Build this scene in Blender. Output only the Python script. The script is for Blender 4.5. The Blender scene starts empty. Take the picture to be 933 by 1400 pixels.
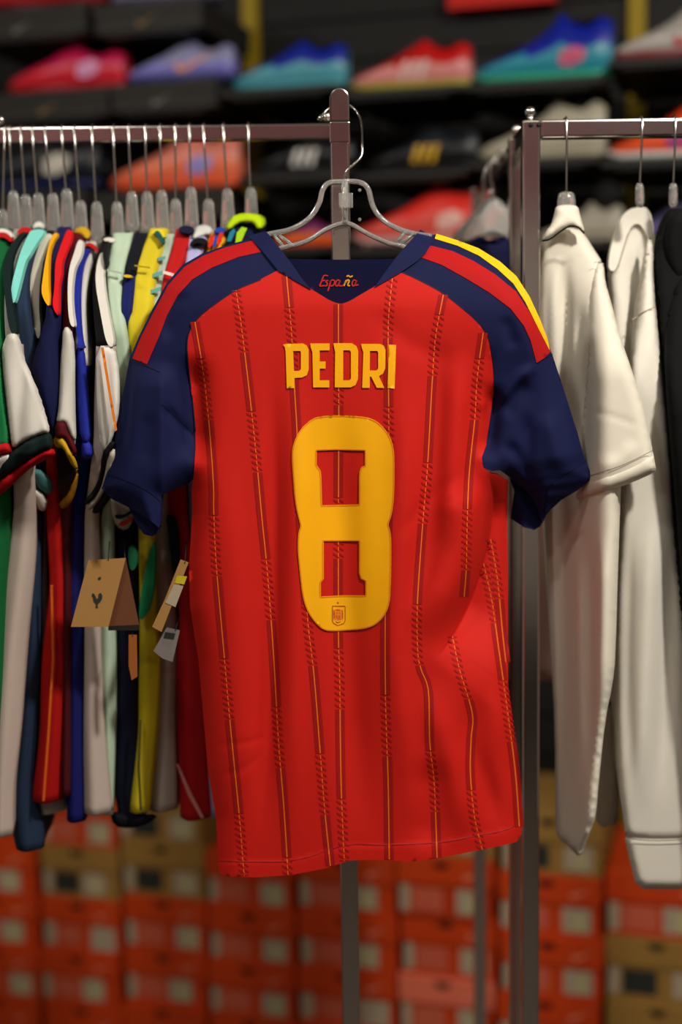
import bpy, math, random
import numpy as np
from mathutils import Vector, Matrix
from mathutils.geometry import delaunay_2d_cdt

random.seed(7)
S = bpy.context.scene
C = S.collection

# ------------------------------------------------------------------ camera
FPX = 1944.4                       # focal length in pixels of the 933x1400 frame (50 mm on 36 mm)
PITCH, ROLL, CAMZ = math.radians(5.9), math.radians(-0.75), 1.76
RC = Matrix.Rotation(math.pi/2 - PITCH, 3, 'X') @ Matrix.Rotation(ROLL, 3, 'Z')
cd = bpy.data.cameras.new('camera')
cd.sensor_fit = 'VERTICAL'; cd.sensor_height = 36.0; cd.lens = 50.0
cd.clip_start = 0.05
cd.dof.use_dof = True; cd.dof.focus_distance = 1.70; cd.dof.aperture_fstop = 1.45
cam = bpy.data.objects.new('camera', cd); C.objects.link(cam)
cam.matrix_world = Matrix.Translation((0, 0, CAMZ)) @ RC.to_4x4()
S.camera = cam

# ------------------------------------------------------------------ world, lights, exposure
w = bpy.data.worlds.new('world'); S.world = w; w.use_nodes = True
bg = w.node_tree.nodes['Background']
bg.inputs[0].default_value = (1.0, 0.93, 0.84, 1); bg.inputs[1].default_value = 0.15

def area(loc, target, size, power, color=(1.0, 0.945, 0.865), shape='DISK'):
    l = bpy.data.lights.new('ceiling_lamp', 'AREA'); l.shape = shape; l.size = size
    l.energy = power; l.color = color
    o = bpy.data.objects.new('ceiling_lamp', l); C.objects.link(o)
    o.location = loc
    o.rotation_euler = (Vector(target) - Vector(loc)).to_track_quat('-Z', 'Y').to_euler()
    return o
LAMPS = [((1.0, 0.34, 3.25), (0.05, 1.75, 1.45), 0.20, 57),
         ((-0.75, 0.30, 3.25), (-0.1, 1.75, 1.5), 0.22, 7),  # weak fill from the left, its source is unseen
         ((-1.6, 1.5, 3.25), (-0.9, 3.3, 0.6), 0.30, 14),
         ((1.7, 1.3, 3.25), (0.7, 3.0, 0.6), 0.30, 11),
         ((-1.1, -1.1, 3.25), (-1.0, -1.6, 0.0), 0.45, 19),  # this lamp and the next: added to brighten chrome reflections and frontal fill
         ((1.2, -1.3, 3.25), (1.1, -1.8, 0.0), 0.45, 19)]
AIM = ['aimed at the red jersey', 'as weak unseen fill towards the jersey rail', 'washing the boot wall beside the jersey rail', 'washing the boot wall beside the cream clothes', 'added to light the unseen aisle on the jersey rail side', 'added to light the unseen aisle on the cream clothes side']
for a in LAMPS: area(*a)

S.view_settings.view_transform = 'Standard'
S.view_settings.look = 'None'
S.view_settings.exposure = -0.1
S.view_settings.gamma = 1.0
S.view_settings.use_curve_mapping = False

# ------------------------------------------------------------------ pixel -> world
RCn = np.array(RC)
def ray(px, py):
    px = np.asarray(px, float); py = np.asarray(py, float)
    d = np.stack([(px-466.5)/FPX, -(py-700.0)/FPX, -np.ones_like(px)], -1)
    return d @ RCn.T
def P(px, py, Y):                    # the point seen at a pixel, at world depth Y
    d = ray(px, py); t = np.asarray(Y, float)/d[..., 1]
    return d*t[..., None] + np.array([0, 0, CAMZ])
def Pv(px, py, Y): return Vector(P(px, py, Y))
TH = math.atan(0.29)
E1 = np.array([math.cos(TH), -math.sin(TH), 0.0]); NN = np.array([math.sin(TH), math.cos(TH), 0.0])
WC = 3.2*math.cos(TH)                # plane of the box fronts; the wall lies behind it
def wallP(px, py, off=0.0):          # point at a pixel on a plane parallel to the wall
    d = ray(px, py); t = (WC-off)/(d @ NN)
    return d*t + np.array([0, 0, CAMZ])
def wl(p): return float(p[:2] @ E1[:2])          # coordinate along the wall
def W(s, n, z):                      # wall frame: s along, n towards the wall
    return np.array([E1[0]*s+NN[0]*n, E1[1]*s+NN[1]*n, z])

# ------------------------------------------------------------------ materials
def lin(c): 
    return tuple(((v/255)/12.92 if v/255 <= 0.04045 else ((v/255+0.055)/1.055)**2.4) for v in c)
_m = {}
def mat(name, rgb, rough=0.6, metal=0.0, kind='fabric', spec=0.3, var=0.06, scale=40.0, bump=0.05, trans=0.0, ior=1.45):
    if name in _m: return _m[name]
    m = bpy.data.materials.new(name); m.use_nodes = True; nt = m.node_tree
    b = nt.nodes['Principled BSDF']; L = nt.links
    c = lin(rgb)
    b.inputs['Roughness'].default_value = rough; b.inputs['Metallic'].default_value = metal
    b.inputs['Specular IOR Level'].default_value = spec
    b.inputs['IOR'].default_value = ior
    b.inputs['Transmission Weight'].default_value = trans
    tc = nt.nodes.new('ShaderNodeTexCoord')
    n1 = nt.nodes.new('ShaderNodeTexNoise'); n1.inputs['Scale'].default_value = scale; n1.inputs['Detail'].default_value = 3
    L.new(tc.outputs['Object'], n1.inputs['Vector'])
    mx = nt.nodes.new('ShaderNodeMix'); mx.data_type = 'RGBA'
    mx.inputs['A'].default_value = tuple(v*(1-var) for v in c)+(1,)
    mx.inputs['B'].default_value = tuple(min(1, v*(1+var)) for v in c)+(1,)
    L.new(n1.outputs['Fac'], mx.inputs['Factor']); L.new(mx.outputs['Result'], b.inputs['Base Color'])
    if bump:
        n2 = nt.nodes.new('ShaderNodeTexNoise')
        n2.inputs['Scale'].default_value = {'fabric': 900, 'card': 120, 'metal': 15, 'plain': 200, 'wall': 60}.get(kind, 300)
        n2.inputs['Detail'].default_value = 2
        L.new(tc.outputs['Object'], n2.inputs['Vector'])
        bp = nt.nodes.new('ShaderNodeBump'); bp.inputs['Strength'].default_value = bump; bp.inputs['Distance'].default_value = 0.002
        L.new(n2.outputs['Fac'], bp.inputs['Height']); L.new(bp.outputs['Normal'], b.inputs['Normal'])
    _m[name] = m
    return m
def fab(name, rgb, **k): return mat(name, rgb, **dict(dict(rough=0.62, spec=0.25, kind='fabric', bump=0.06, var=0.04), **k))
chrome = mat('chrome', (214, 208, 204), rough=0.15, metal=1.0, kind='metal', bump=0.10, var=0.02)
steel = mat('hook_steel', (200, 198, 192), rough=0.2, metal=1.0, kind='metal', bump=0.0)
clear = mat('clear_plastic', (246, 244, 238), rough=0.1, trans=0.85, ior=1.45, spec=0.5, kind='plain', bump=0.03, var=0.01)
black_plastic = mat('black_plastic', (22, 22, 22), rough=0.5, kind='plain')

# ------------------------------------------------------------------ object helpers
def thing(name, label, cat, loc=(0, 0, 0), group=None):
    o = bpy.data.objects.new(name, None); C.objects.link(o)
    o.empty_display_size = 0.05
    o.location = tuple(float(v) for v in loc); o['label'] = label; o['category'] = cat
    if group: o['group'] = group
    return o
def root_loc(o):
    while o.parent: o = o.parent
    return np.array(o.location)
def mesh(name, V, F, m, parent=None, smooth=True, label=None):
    V = np.asarray(V, float)
    if parent is not None: V = V - root_loc(parent)
    me = bpy.data.meshes.new(name)
    me.from_pydata(V.tolist(), [], [tuple(int(i) for i in f) for f in F])
    for mm in (m if isinstance(m, (list, tuple)) else [m]): me.materials.append(mm)
    if smooth: me.polygons.foreach_set('use_smooth', [True]*len(me.polygons))
    me.update()
    o = bpy.data.objects.new(name, me); C.objects.link(o)
    if parent is not None: o.parent = parent
    if label: o['label'] = label
    return o
def single(name, V, F, m, label, cat, group=None, smooth=True):      # a thing that is one mesh
    V = np.asarray(V, float); base = np.array([V[:, 0].mean(), V[:, 1].mean(), V[:, 2].min()])
    o = mesh(name, V-base, F, m, None, smooth); o.location = base.tolist()
    o['label'] = label; o['category'] = cat
    if group: o['group'] = group
    return o
BOXF = [(0,3,2,1), (4,5,6,7), (0,1,5,4), (1,2,6,5), (2,3,7,6), (3,0,4,7)]
def box_v(a0, a1, b0, b1, z0, z1, fn):
    return [fn(*p) for p in ((a0,b0,z0),(a1,b0,z0),(a1,b1,z0),(a0,b1,z0),(a0,b0,z1),(a1,b0,z1),(a1,b1,z1),(a0,b1,z1))]
ident = lambda x, y, z: np.array([x, y, z])
def bevel(o, width, seg=2):
    md = o.modifiers.new('bevel', 'BEVEL'); md.width = width; md.segments = seg; md.limit_method = 'ANGLE'
    return o
def join_mesh(parts):
    V, F = [], []
    for v, f in parts:
        n = len(V); V += list(v); F += [tuple(i+n for i in q) for q in f]
    return V, F
def tube(pts, r, n=8, caps=True):
    pts = [Vector(p) for p in pts]; V, F = [], []
    up = None
    for i, p in enumerate(pts):
        t = (pts[min(i+1, len(pts)-1)] - pts[max(i-1, 0)]).normalized()
        if up is None:
            up = Vector((0, 1, 0)) if abs(t.y) < 0.9 else Vector((1, 0, 0))
        s = t.cross(up).normalized(); up = s.cross(t).normalized()
        rr = r[i] if isinstance(r, (list, tuple)) else r
        for k in range(n):
            a = 2*math.pi*k/n
            V.append(np.array(p + s*math.cos(a)*rr + up*math.sin(a)*rr))
    for i in range(len(pts)-1):
        for k in range(n):
            F.append((i*n+k, i*n+(k+1) % n, (i+1)*n+(k+1) % n, (i+1)*n+k))
    if caps:
        F.append(tuple(range(n-1, -1, -1))); F.append(tuple((len(pts)-1)*n+k for k in range(n)))
    return V, F
def sphere(c, r, n=16, m=10):
    V, F = [], []
    for i in range(m+1):
        a = math.pi*i/m
        for k in range(n):
            b = 2*math.pi*k/n
            V.append(np.array([c[0]+r*math.sin(a)*math.cos(b), c[1]+r*math.sin(a)*math.sin(b), c[2]+r*math.cos(a)]))
    for i in range(m):
        for k in range(n): F.append((i*n+k, (i+1)*n+k, (i+1)*n+(k+1) % n, i*n+(k+1) % n))
    return V, F
def catmull(pts, n=8):
    p = [np.array(q, float) for q in pts]; p = [2*p[0]-p[1]] + p + [2*p[-1]-p[-2]]
    out = []
    for i in range(1, len(p)-2):
        for k in range(n):
            t = k/n
            out.append(0.5*((2*p[i]) + (p[i+1]-p[i-1])*t + (2*p[i-1]-5*p[i]+4*p[i+1]-p[i+2])*t*t + (3*p[i]-p[i-1]-3*p[i+1]+p[i+2])*t**3))
    out.append(p[-2]); return out
def chaikin(poly, n=1):
    p = np.array(poly, float)
    for _ in range(n):
        q = np.roll(p, -1, 0)
        p = np.stack([0.75*p+0.25*q, 0.25*p+0.75*q], 1).reshape(-1, 2)
    return p.tolist()
def dens(poly, res):
    out = []
    for i, a in enumerate(poly):
        b = poly[(i+1) % len(poly)]; L = math.hypot(b[0]-a[0], b[1]-a[1]); n = max(1, int(math.ceil(L/res)))
        for k in range(n): out.append((a[0]+(b[0]-a[0])*k/n, a[1]+(b[1]-a[1])*k/n))
    return out
def inside(pts, polys):
    x, y = pts[:, 0], pts[:, 1]; r = np.zeros(len(pts), bool)
    for p in polys:
        p = np.asarray(p, float); q = np.roll(p, -1, 0)
        for (x0, y0), (x1, y1) in zip(p, q):
            if y0 == y1: continue
            c = ((y0 > y) != (y1 > y)) & (x < (x1-x0)*(y-y0)/(y1-y0)+x0); r ^= c
    return r
def segdist(pts, poly, closed=True):
    p = np.asarray(poly, float); q = np.roll(p, -1, 0)
    if not closed: p, q = p[:-1], q[:-1]
    best = np.full(len(pts), 1e9)
    for a, b in zip(p, q):
        d = b-a; L = max(d @ d, 1e-9); t = np.clip(((pts-a) @ d)/L, 0, 1)
        best = np.minimum(best, np.hypot(*(pts-(a+t[:, None]*d)).T))
    return best
def trifill(polys, res, extra=None):
    polys = [dens(p, res) for p in polys]
    bp = np.array([q for p in polys for q in p])
    x0, y0 = bp.min(0); x1, y1 = bp.max(0)
    rows = []
    for j, yy in enumerate(np.arange(y0+res*0.5, y1, res*0.87)):
        xs = np.arange(x0+(0.5*res if j % 2 else 0), x1, res)
        rows.append(np.stack([xs, np.full_like(xs, yy)], 1))
    pts = bp
    if rows:
        g = np.concatenate(rows); g = g[inside(g, polys)]
        if len(g):
            d = np.full(len(g), 1e9)
            for p in polys: d = np.minimum(d, segdist(g, p))
            g = g[d > 0.45*res]; pts = np.concatenate([bp, g])
    if extra is not None:
        extra = np.array(extra, float)
        dd = np.array([np.min(np.hypot(*(extra-q).T)) for q in pts]) if len(pts) else np.zeros(0)
        keep = (dd > 2.2); keep[:len(bp)] = True
        pts = np.concatenate([pts[keep], extra])
    edges, n = [], 0
    for p in polys:
        edges += [(n+i, n+(i+1) % len(p)) for i in range(len(p))]; n += len(p)
    v, e, f, *_ = delaunay_2d_cdt([Vector(q) for q in pts.tolist()], edges, [], 0, 1e-5)
    v = np.array([tuple(q) for q in v]); f = np.array(f)
    cen = v[f].mean(1); f = f[inside(cen, polys)]
    a, b, c = v[f[:, 0]], v[f[:, 1]], v[f[:, 2]]
    ar = (b[:, 0]-a[:, 0])*(c[:, 1]-a[:, 1])-(b[:, 1]-a[:, 1])*(c[:, 0]-a[:, 0])
    f[ar > 0] = f[ar > 0][:, ::-1]          # image y points down: this faces the camera
    return v, f, polys
def boundary(F):
    s = {}
    for f in F:
        for i in range(3): s[(f[i], f[(i+1) % 3])] = 1
    return [e for e in s if (e[1], e[0]) not in s]
def sheet(name, polys, D, m, parent, res=6, off=0.0, th=0.0, label=None, extra=None):
    """cloth panel drawn in pixels, laid on the depth surface D; th closes it at the back"""
    v, F, _ = trifill(polys, res, extra)
    d = D(v[:, 0], v[:, 1]) + off
    V = P(v[:, 0], v[:, 1], d); F = [tuple(f) for f in F]
    if th:
        n = len(V); V2 = V + np.array([0, 1.0, 0])*th
        be = boundary(F); idx = sorted({i for e in be for i in e}); k = {i: 2*n+j for j, i in enumerate(idx)}
        k2 = {i: 2*n+len(idx)+j for j, i in enumerate(idx)}
        V = np.concatenate([V, V2, V[idx], V2[idx]])
        F = F + [tuple(i+n for i in reversed(f)) for f in F] + [(k[b], k[a], k2[a], k2[b]) for a, b in be]
    return mesh(name, V, F, m, parent, True, label)
def pillow(name, poly, D, th, m, parent, res=6, smooth=1, label=None, rw=None):
    """padded shape: rounded front and back that meet along the outline"""
    poly = chaikin(poly, smooth) if smooth else poly
    v, F, polys = trifill([poly], res)
    d = segdist(v, polys[0])
    Y0 = D(v[:, 0], v[:, 1]); h = th/2
    if rw is None: rw = max(4.0, h*FPX/float(np.mean(Y0)))
    q = np.sqrt(np.clip(1-(1-np.clip(d/rw, 0, 1))**2, 0, 1))
    A = P(v[:, 0], v[:, 1], Y0+h*(1-q)); n = len(A)
    B = P(v[:, 0], v[:, 1], Y0+h) ; B = B + np.array([0, 1.0, 0])*(h*q)[:, None]
    F = [tuple(f) for f in F]
    be = {i for e in boundary(F) for i in e}
    remap = [i if i in be else i+n for i in range(n)]
    FF = F + [tuple(remap[i] for i in reversed(f)) for f in F]
    return mesh(name, np.concatenate([A, B]), FF, m, parent, True, label)
def strip(name, path, width, D, m, parent, off, n=6, label=None, closed=False):
    """thin printed or sewn line along a pixel path"""
    V, F = strip_v(path, width, D, off, n, closed)
    return mesh(name, V, F, m, parent, False, label)
def strip_v(path, width, D, off, n=6, closed=False):
    c = np.array(catmull(path, n)) if n > 1 else np.array(path, float)
    t = np.gradient(c, axis=0); t /= np.maximum(np.hypot(*t.T), 1e-9)[:, None]; nr = np.stack([-t[:, 1], t[:, 0]], 1)
    a, b = c-nr*width/2, c+nr*width/2
    q = np.concatenate([a, b]); V = P(q[:, 0], q[:, 1], D(q[:, 0], q[:, 1])+off); k = len(c)
    F = [(i, i+1, k+i+1, k+i) for i in range(k-1)]
    if closed: F.append((k-1, 0, k, 2*k-1))
    return list(V), F

# ------------------------------------------------------------------ room shell
def struct(name, V, F, m, smooth=False):
    o = mesh(name, V, F, m, None, smooth); o['kind'] = 'structure'; return o
m_floor = mat('floor_vinyl', (84, 74, 66), rough=0.45, kind='wall', var=0.15, scale=4)
m_dark = mat('slatwall_black', (21, 19, 18), rough=0.6, kind='wall', var=0.15, scale=6)
m_wall = mat('painted_wall', (205, 196, 186), rough=0.8, kind='wall')
m_ceil = mat('ceiling_paint', (205, 200, 192), rough=0.9, kind='wall')
WN = WC+0.36                                   # wall face in the wall frame
SX0, SX1, NF, H = -3.4, 3.4, -2.6, 3.36
struct('floor', box_v(SX0-.1, SX1+.1, NF-.1, WN+.1, -0.1, 0.0, W), BOXF, m_floor)
struct('ceiling', box_v(SX0-.1, SX1+.1, NF-.1, WN+.1, H, H+0.1, W), BOXF, m_ceil)
wb = struct('wall_back', box_v(SX0-.1, SX1+.1, WN+0.014, WN+.12, 0, H, W), BOXF, m_dark)
struct('wall_left', box_v(SX0-.1, SX0, NF, WN, 0, H, W), BOXF, m_wall)
struct('wall_right', box_v(SX1, SX1+.1, NF, WN, 0, H, W), BOXF, m_wall)
struct('wall_front', box_v(SX0-.1, SX1+.1, NF-.1, NF, 0, H, W), BOXF, m_wall)
struct('reflection_band_1', box_v(SX0, SX1, NF, NF+0.03, 2.44, 3.0, W), BOXF, mat('reflected_red', (146, 58, 72), rough=0.6, kind='wall'))  # unseen red band, added for the chrome to reflect
struct('reflection_band_2', box_v(SX0, SX1, NF, NF+0.03, 0.0, 0.55, W), BOXF, mat('reflected_dark', (52, 46, 48), rough=0.6, kind='wall'))  # unseen dark band, added to vary the reflections in the chrome
z = 0.0
while z < H-0.02:                               # boards of the slatwall with open grooves
    z1 = min(z+0.092, H)
    mesh('slat', box_v(SX0, SX1, WN, WN+0.0139, z, z1, W), BOXF, m_dark, wb, False); z += 0.1
for i, (loc, tg, size, e) in enumerate(LAMPS):
    t = thing('ceiling_spotlight', 'round black ceiling spotlight '+AIM[i], 'spotlight', (loc[0], loc[1], H), 'ceiling spotlights')
    L = Vector(loc); dr = (Vector(tg)-L).normalized()
    V, F = tube([L-dr*0.07, L-dr*0.015], [size*0.35, size*0.55], 20); mesh('housing', V, F, black_plastic, t)
    V, F = tube([L-dr*0.05, (loc[0], loc[1], H)], 0.012, 8); mesh('stem', V, F, black_plastic, t)

# ------------------------------------------------------------------ wall fittings behind
m_yel = mat('yellow_upright_paint', (150, 125, 8), rough=0.5, kind='metal')
for px, lb in ((342, 'yellow steel shelf upright behind the blue and teal boot'), (870, 'yellow steel shelf upright beside the grey and red boot')):
    s = wl(wallP(px, 150, -0.33)); 
    t = thing('shelf_upright', lb, 'shelf upright', W(s, WN-0.012, 0))
    mesh('post', box_v(s-0.019, s+0.019, WN-0.024, WN, 0.0, 3.1, W), BOXF, m_yel, t, False)
a = wallP(612, 12, -0.3); b = wallP(758, 12, -0.3)
single('header_sign', box_v(wl(a), wl(b), WC+0.30, WC+0.359, a[2]-0.002, a[2]+0.12, W), BOXF, mat('sign_red', (190, 25, 18), kind='plain'),
       'plain red sign board above the blue and green boot', 'sign', smooth=False)

# ------------------------------------------------------------------ football boots
def shoe(pxl, pxr, pyb, ca, cb, csole, label, logo=None, clogo=(240, 240, 235), high=1.0, flip=False, off=0.02, tilt=0.0, clace=None):
    A, B = wallP(pxl, pyb, off), wallP(pxr, pyb, off)
    s0, s1 = wl(A), wl(B); L = s1-s0; zb = 0.5*(A[2]+B[2]); n0 = WC-off+0.05
    k = L/0.28
    rk = lambda c: '_'.join(str(int(v)) for v in c)
    ma = mat('boot_'+rk(ca), ca, rough=0.35, kind='plain', spec=0.4, scale=25, var=0.1)
    mb = mat('boot_'+rk(cb), cb, rough=0.35, kind='plain', spec=0.4, scale=25, var=0.1)
    ms = mat('boot_'+rk(csole), csole, rough=0.3, kind='plain', spec=0.5)
    def T(u, v, z):                         # u 0 toe .. 1 heel, v width (m), z height (m)
        uu = 1-u if flip else u
        return W(s0+L*uu, n0+v*k, zb+(z*k*1.22)+tilt*(u)*L)
    t = thing('football_boot', label, 'football boot', T(0.5, 0, 0), 'football boots on the display wall')
    us = [0, .02, .06, .12, .2, .3, .4, .5, .58, .64, .7, .76, .82, .88, .93, .97, 1.0]
    top = np.interp(us, [0, .06, .2, .4, .55, .64, .72, .82, .92, 1], [.024, .036, .047, .066, .088, .098*high+.004, .084*high, .080*high, .094*high, .082*high])
    hw = np.interp(us, [0, .05, .15, .28, .45, .62, .85, .95, 1], [.008, .026, .040, .044, .036, .031, .032, .027, .014])
    V, F, mi = [], [], []; n = 16
    for u, h, b in zip(us, top, hw):
        for q in range(n):
            a = 2*math.pi*q/n; cx, cz = math.cos(a), math.sin(a)
            wv = b*math.copysign(abs(cx)**0.75, cx)
            zz = 0.014+(h-0.014)*(0.5+0.5*math.copysign(abs(cz)**0.8, cz))
            if zz > 0.05: wv *= 1-0.45*((zz-0.05)/0.06)
            V.append(T(u, wv, zz))
    for i in range(len(us)-1):
        for q in range(n):
            F.append((i*n+q, i*n+(q+1) % n, (i+1)*n+(q+1) % n, (i+1)*n+q))
            hz = math.sin(2*math.pi*(q+.5)/n); mi.append(1 if hz > 0.15+0.5*(1-us[i])-0.3 else 0)
    F += [tuple(range(n)), tuple(range((len(us)-1)*n+n-1, (len(us)-1)*n-1, -1))]; mi += [0, 0]
    o = mesh('upper', V, F, [ma, mb], t)
    o.data.polygons.foreach_set('material_index', mi)
    # sole plate with studs
    V, F = [], []
    for u, b in zip(us, hw):
        toe = 0.010*max(0, (0.12-u)/0.12)
        for (sx, z) in ((-1, .018), (-1.04, .008), (1.04, .008), (1, .018)): V.append(T(u, sx*b*1.02, z+toe))
    for i in range(len(us)-1):
        for q in range(4): F.append((i*4+q, i*4+(q+1) % 4, (i+1)*4+(q+1) % 4, (i+1)*4+q))
    F += [(0, 1, 2, 3), tuple((len(us)-1)*4+i for i in (3, 2, 1, 0))]
    so = mesh('sole_plate', V, F, ms, t, True)
    st = []
    for u in (.12, .24, .36, .76, .90):
        for sv in (-1, 1):
            cu, cv = u, sv*0.024
            vv = [T(cu+0.030*math.cos(a), cv+0.0075*math.sin(a), 0.011) for a in np.linspace(0, 2*math.pi, 7)[:-1]]
            vv += [T(cu+0.020*math.cos(a), cv+0.005*math.sin(a), 0.0) for a in np.linspace(0, 2*math.pi, 7)[:-1]]
            ff = [(i, (i+1) % 6, 6+(i+1) % 6, 6+i) for i in range(6)]+[(6, 7, 8, 9, 10, 11)]
            st.append((vv, ff))
    V, F = join_mesh(st); mesh('studs', V, F, ms, so, False)['kind'] = 'stuff'
    # opening and laces
    V = [T(.80+.115*math.cos(a), .017*math.sin(a), np.interp(.80+.115*math.cos(a), us, top)+.0005) for a in np.linspace(0, 2*math.pi, 17)[:-1]]
    mesh('opening', V, [tuple(range(16))], mat('boot_lining', (25, 22, 22), kind='plain'), t, False)
    ml = mat('lace_'+rk(clace or cb), clace or cb, kind='plain')
    lv = []
    for u in (.38, .44, .50, .56, .61):
        h = np.interp(u, us, top)
        lv.append(tube([T(u, -.016, h-.004), T(u, -.008, h+.0015), T(u, .008, h+.0015), T(u, .016, h-.004)], .0022, 5))
    V, F = join_mesh(lv); mesh('laces', V, F, ml, t)
    mg = mat('logo_'+rk(clogo), clogo, kind='plain')
    def side(u, z):                          # a spot on the face turned to the camera
        h = np.interp(u, us, top); b = np.interp(u, us, hw)
        r = np.clip((z-0.014)/(h-0.014)*2-1, -0.98, 0.98); sa = math.copysign(abs(r)**1.25, r)
        wv = b*(max(0, 1-sa*sa)**0.5)**0.75
        if z > .05: wv *= 1-0.45*((z-.05)/.06)
        return T(u, -wv-0.0015, z)
    def decal(nm, poly):
        v, F_, _ = trifill([poly], 0.015)
        Vd = [side(p[0], p[1]) for p in v]
        mesh(nm, Vd, F_, mg, t, False)
    if logo == 'swoosh':
        decal('emblem', [(.86, .062), (.66, .036), (.56, .026), (.50, .028), (.49, .038), (.53, .050), (.525, .040), (.56, .036), (.64, .043)])
    if logo == 'stripes':
        for u in (.42, .50, .58): decal('stripe', [(u, .022), (u+.045, .022), (u+.095, .056), (u+.05, .056)])
    if logo == 'patch':
        decal('emblem', [(.62, .03), (.70, .026), (.80, .034), (.82, .05), (.74, .058), (.64, .05)])
    return t

ROW = [
 (-40, 130, 18, (170, 22, 32), (150, 18, 30), (60, 10, 16), 'dark red football boot above the pink one', None, (240,240,235), .9),
 (140, 290, 8, (120, 118, 150), (130, 128, 150), (30, 30, 50), 'grey lilac football boot above the pale lilac one', None, (240,240,235), .9),
 (0, 163, 128, (200, 30, 48), (190, 20, 75), (150, 20, 30), 'glossy pink and red football boot on a black display box', 'patch', (215, 150, 190), .82),
 (163, 313, 115, (120, 118, 190), (130, 130, 165), (30, 35, 90), 'pale lilac football boot with a copper emblem', 'swoosh', (225, 150, 105), .84),
 (310, 468, 123, (80, 150, 165), (15, 35, 140), (70, 140, 150), 'pale teal football boot with a blue collar', None, (200,220,225), .95),
 (472, 640, 124, (205, 130, 125), (180, 15, 15), (150, 140, 50), 'red football boot with pale pink side and yellowish studs', 'stripes', (210, 175, 170), .95),
 (643, 836, 113, (40, 130, 150), (12, 30, 140), (50, 150, 120), 'blue football boot with turquoise green studs', 'patch', (190, 90, 120), 1.15),
 (835, 1010, 80, (165, 158, 150), (150, 145, 138), (120, 20, 35), 'grey football boot with dark red studs', 'swoosh', (170, 50, 60), 1.1),
 (-60, 130, 265, (20, 22, 30), (14, 15, 18), (14, 20, 70), 'black football boot with a navy sole and a white dot', 'patch', (200, 195, 180), .9),
 (142, 322, 262, (225, 110, 75), (205, 115, 95), (215, 80, 35), 'peach orange football boot with a lilac patch', 'patch', (150, 140, 200), 1.0),
 (335, 478, 240, (18, 18, 18), (14, 14, 14), (20, 18, 18), 'black football boot with white side stripes', 'stripes', (215, 212, 205), .9),
 (495, 650, 236, (20, 20, 22), (22, 26, 32), (18, 18, 18), 'black football boot with yellow side stripes', 'stripes', (205, 160, 40), .95),
 (650, 826, 220, (170, 162, 142), (165, 158, 138), (150, 145, 125), 'cream football boot above the clothes rail', None, (200,195,180), 1.15),
 (828, 1000, 218, (215, 75, 30), (210, 60, 20), (190, 190, 185), 'bright orange football boot with a purple emblem and white sole', 'swoosh', (110, 60, 150), 1.0),
 (365, 462, 338, (225, 100, 20), (120, 40, 90), (190, 60, 20), 'orange and purple football boot behind the clear hanger', None, (240,240,235), .8),
 (476, 668, 338, (215, 80, 70), (215, 45, 35), (190, 150, 140), 'coral red football boot with pale spots', 'patch', (225, 175, 165), 1.05),
 (730, 850, 332, (160, 152, 134), (150, 144, 128), (140, 135, 118), 'cream football boot behind the cream T-shirt', None, (200,195,180), 1.1),
 (838, 990, 335, (85, 65, 130), (60, 55, 80), (110, 150, 20), 'purple football boot with lime green sole', None, (240,240,235), .9),
]
for r in ROW:
    shoe(r[0], r[1], r[2], r[3], r[4], r[5], r[6], r[7], r[8], r[9])

m_riser = mat('display_box_black', (36, 34, 31), rough=0.55, kind='card', var=0.1)
m_swg = mat('grey_print', (110, 108, 102), rough=0.6, kind='plain')
def swoosh(cx, cz, wd, n, m, parent, name='swoosh', ft=-0.0012):
    pts = [(.5, .32), (-.1, -.1), (-.3, -.22), (-.44, -.2), (-.47, -.05), (-.38, .12), (-.39, -.02), (-.3, -.06), (-.1, .02)]
    V = [W(cx+p[0]*wd, n+ft, cz+p[1]*wd) for p in pts]+[W(cx+p[0]*wd, n, cz+p[1]*wd) for p in pts]
    k = len(pts); F = [(0, 1, 8), (1, 2, 7, 8), (2, 3, 6, 7), (3, 4, 5, 6)]+[(i, (i+1) % k, k+(i+1) % k, k+i) for i in range(k)]
    return mesh(name, V, F, m, parent, False)
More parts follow.
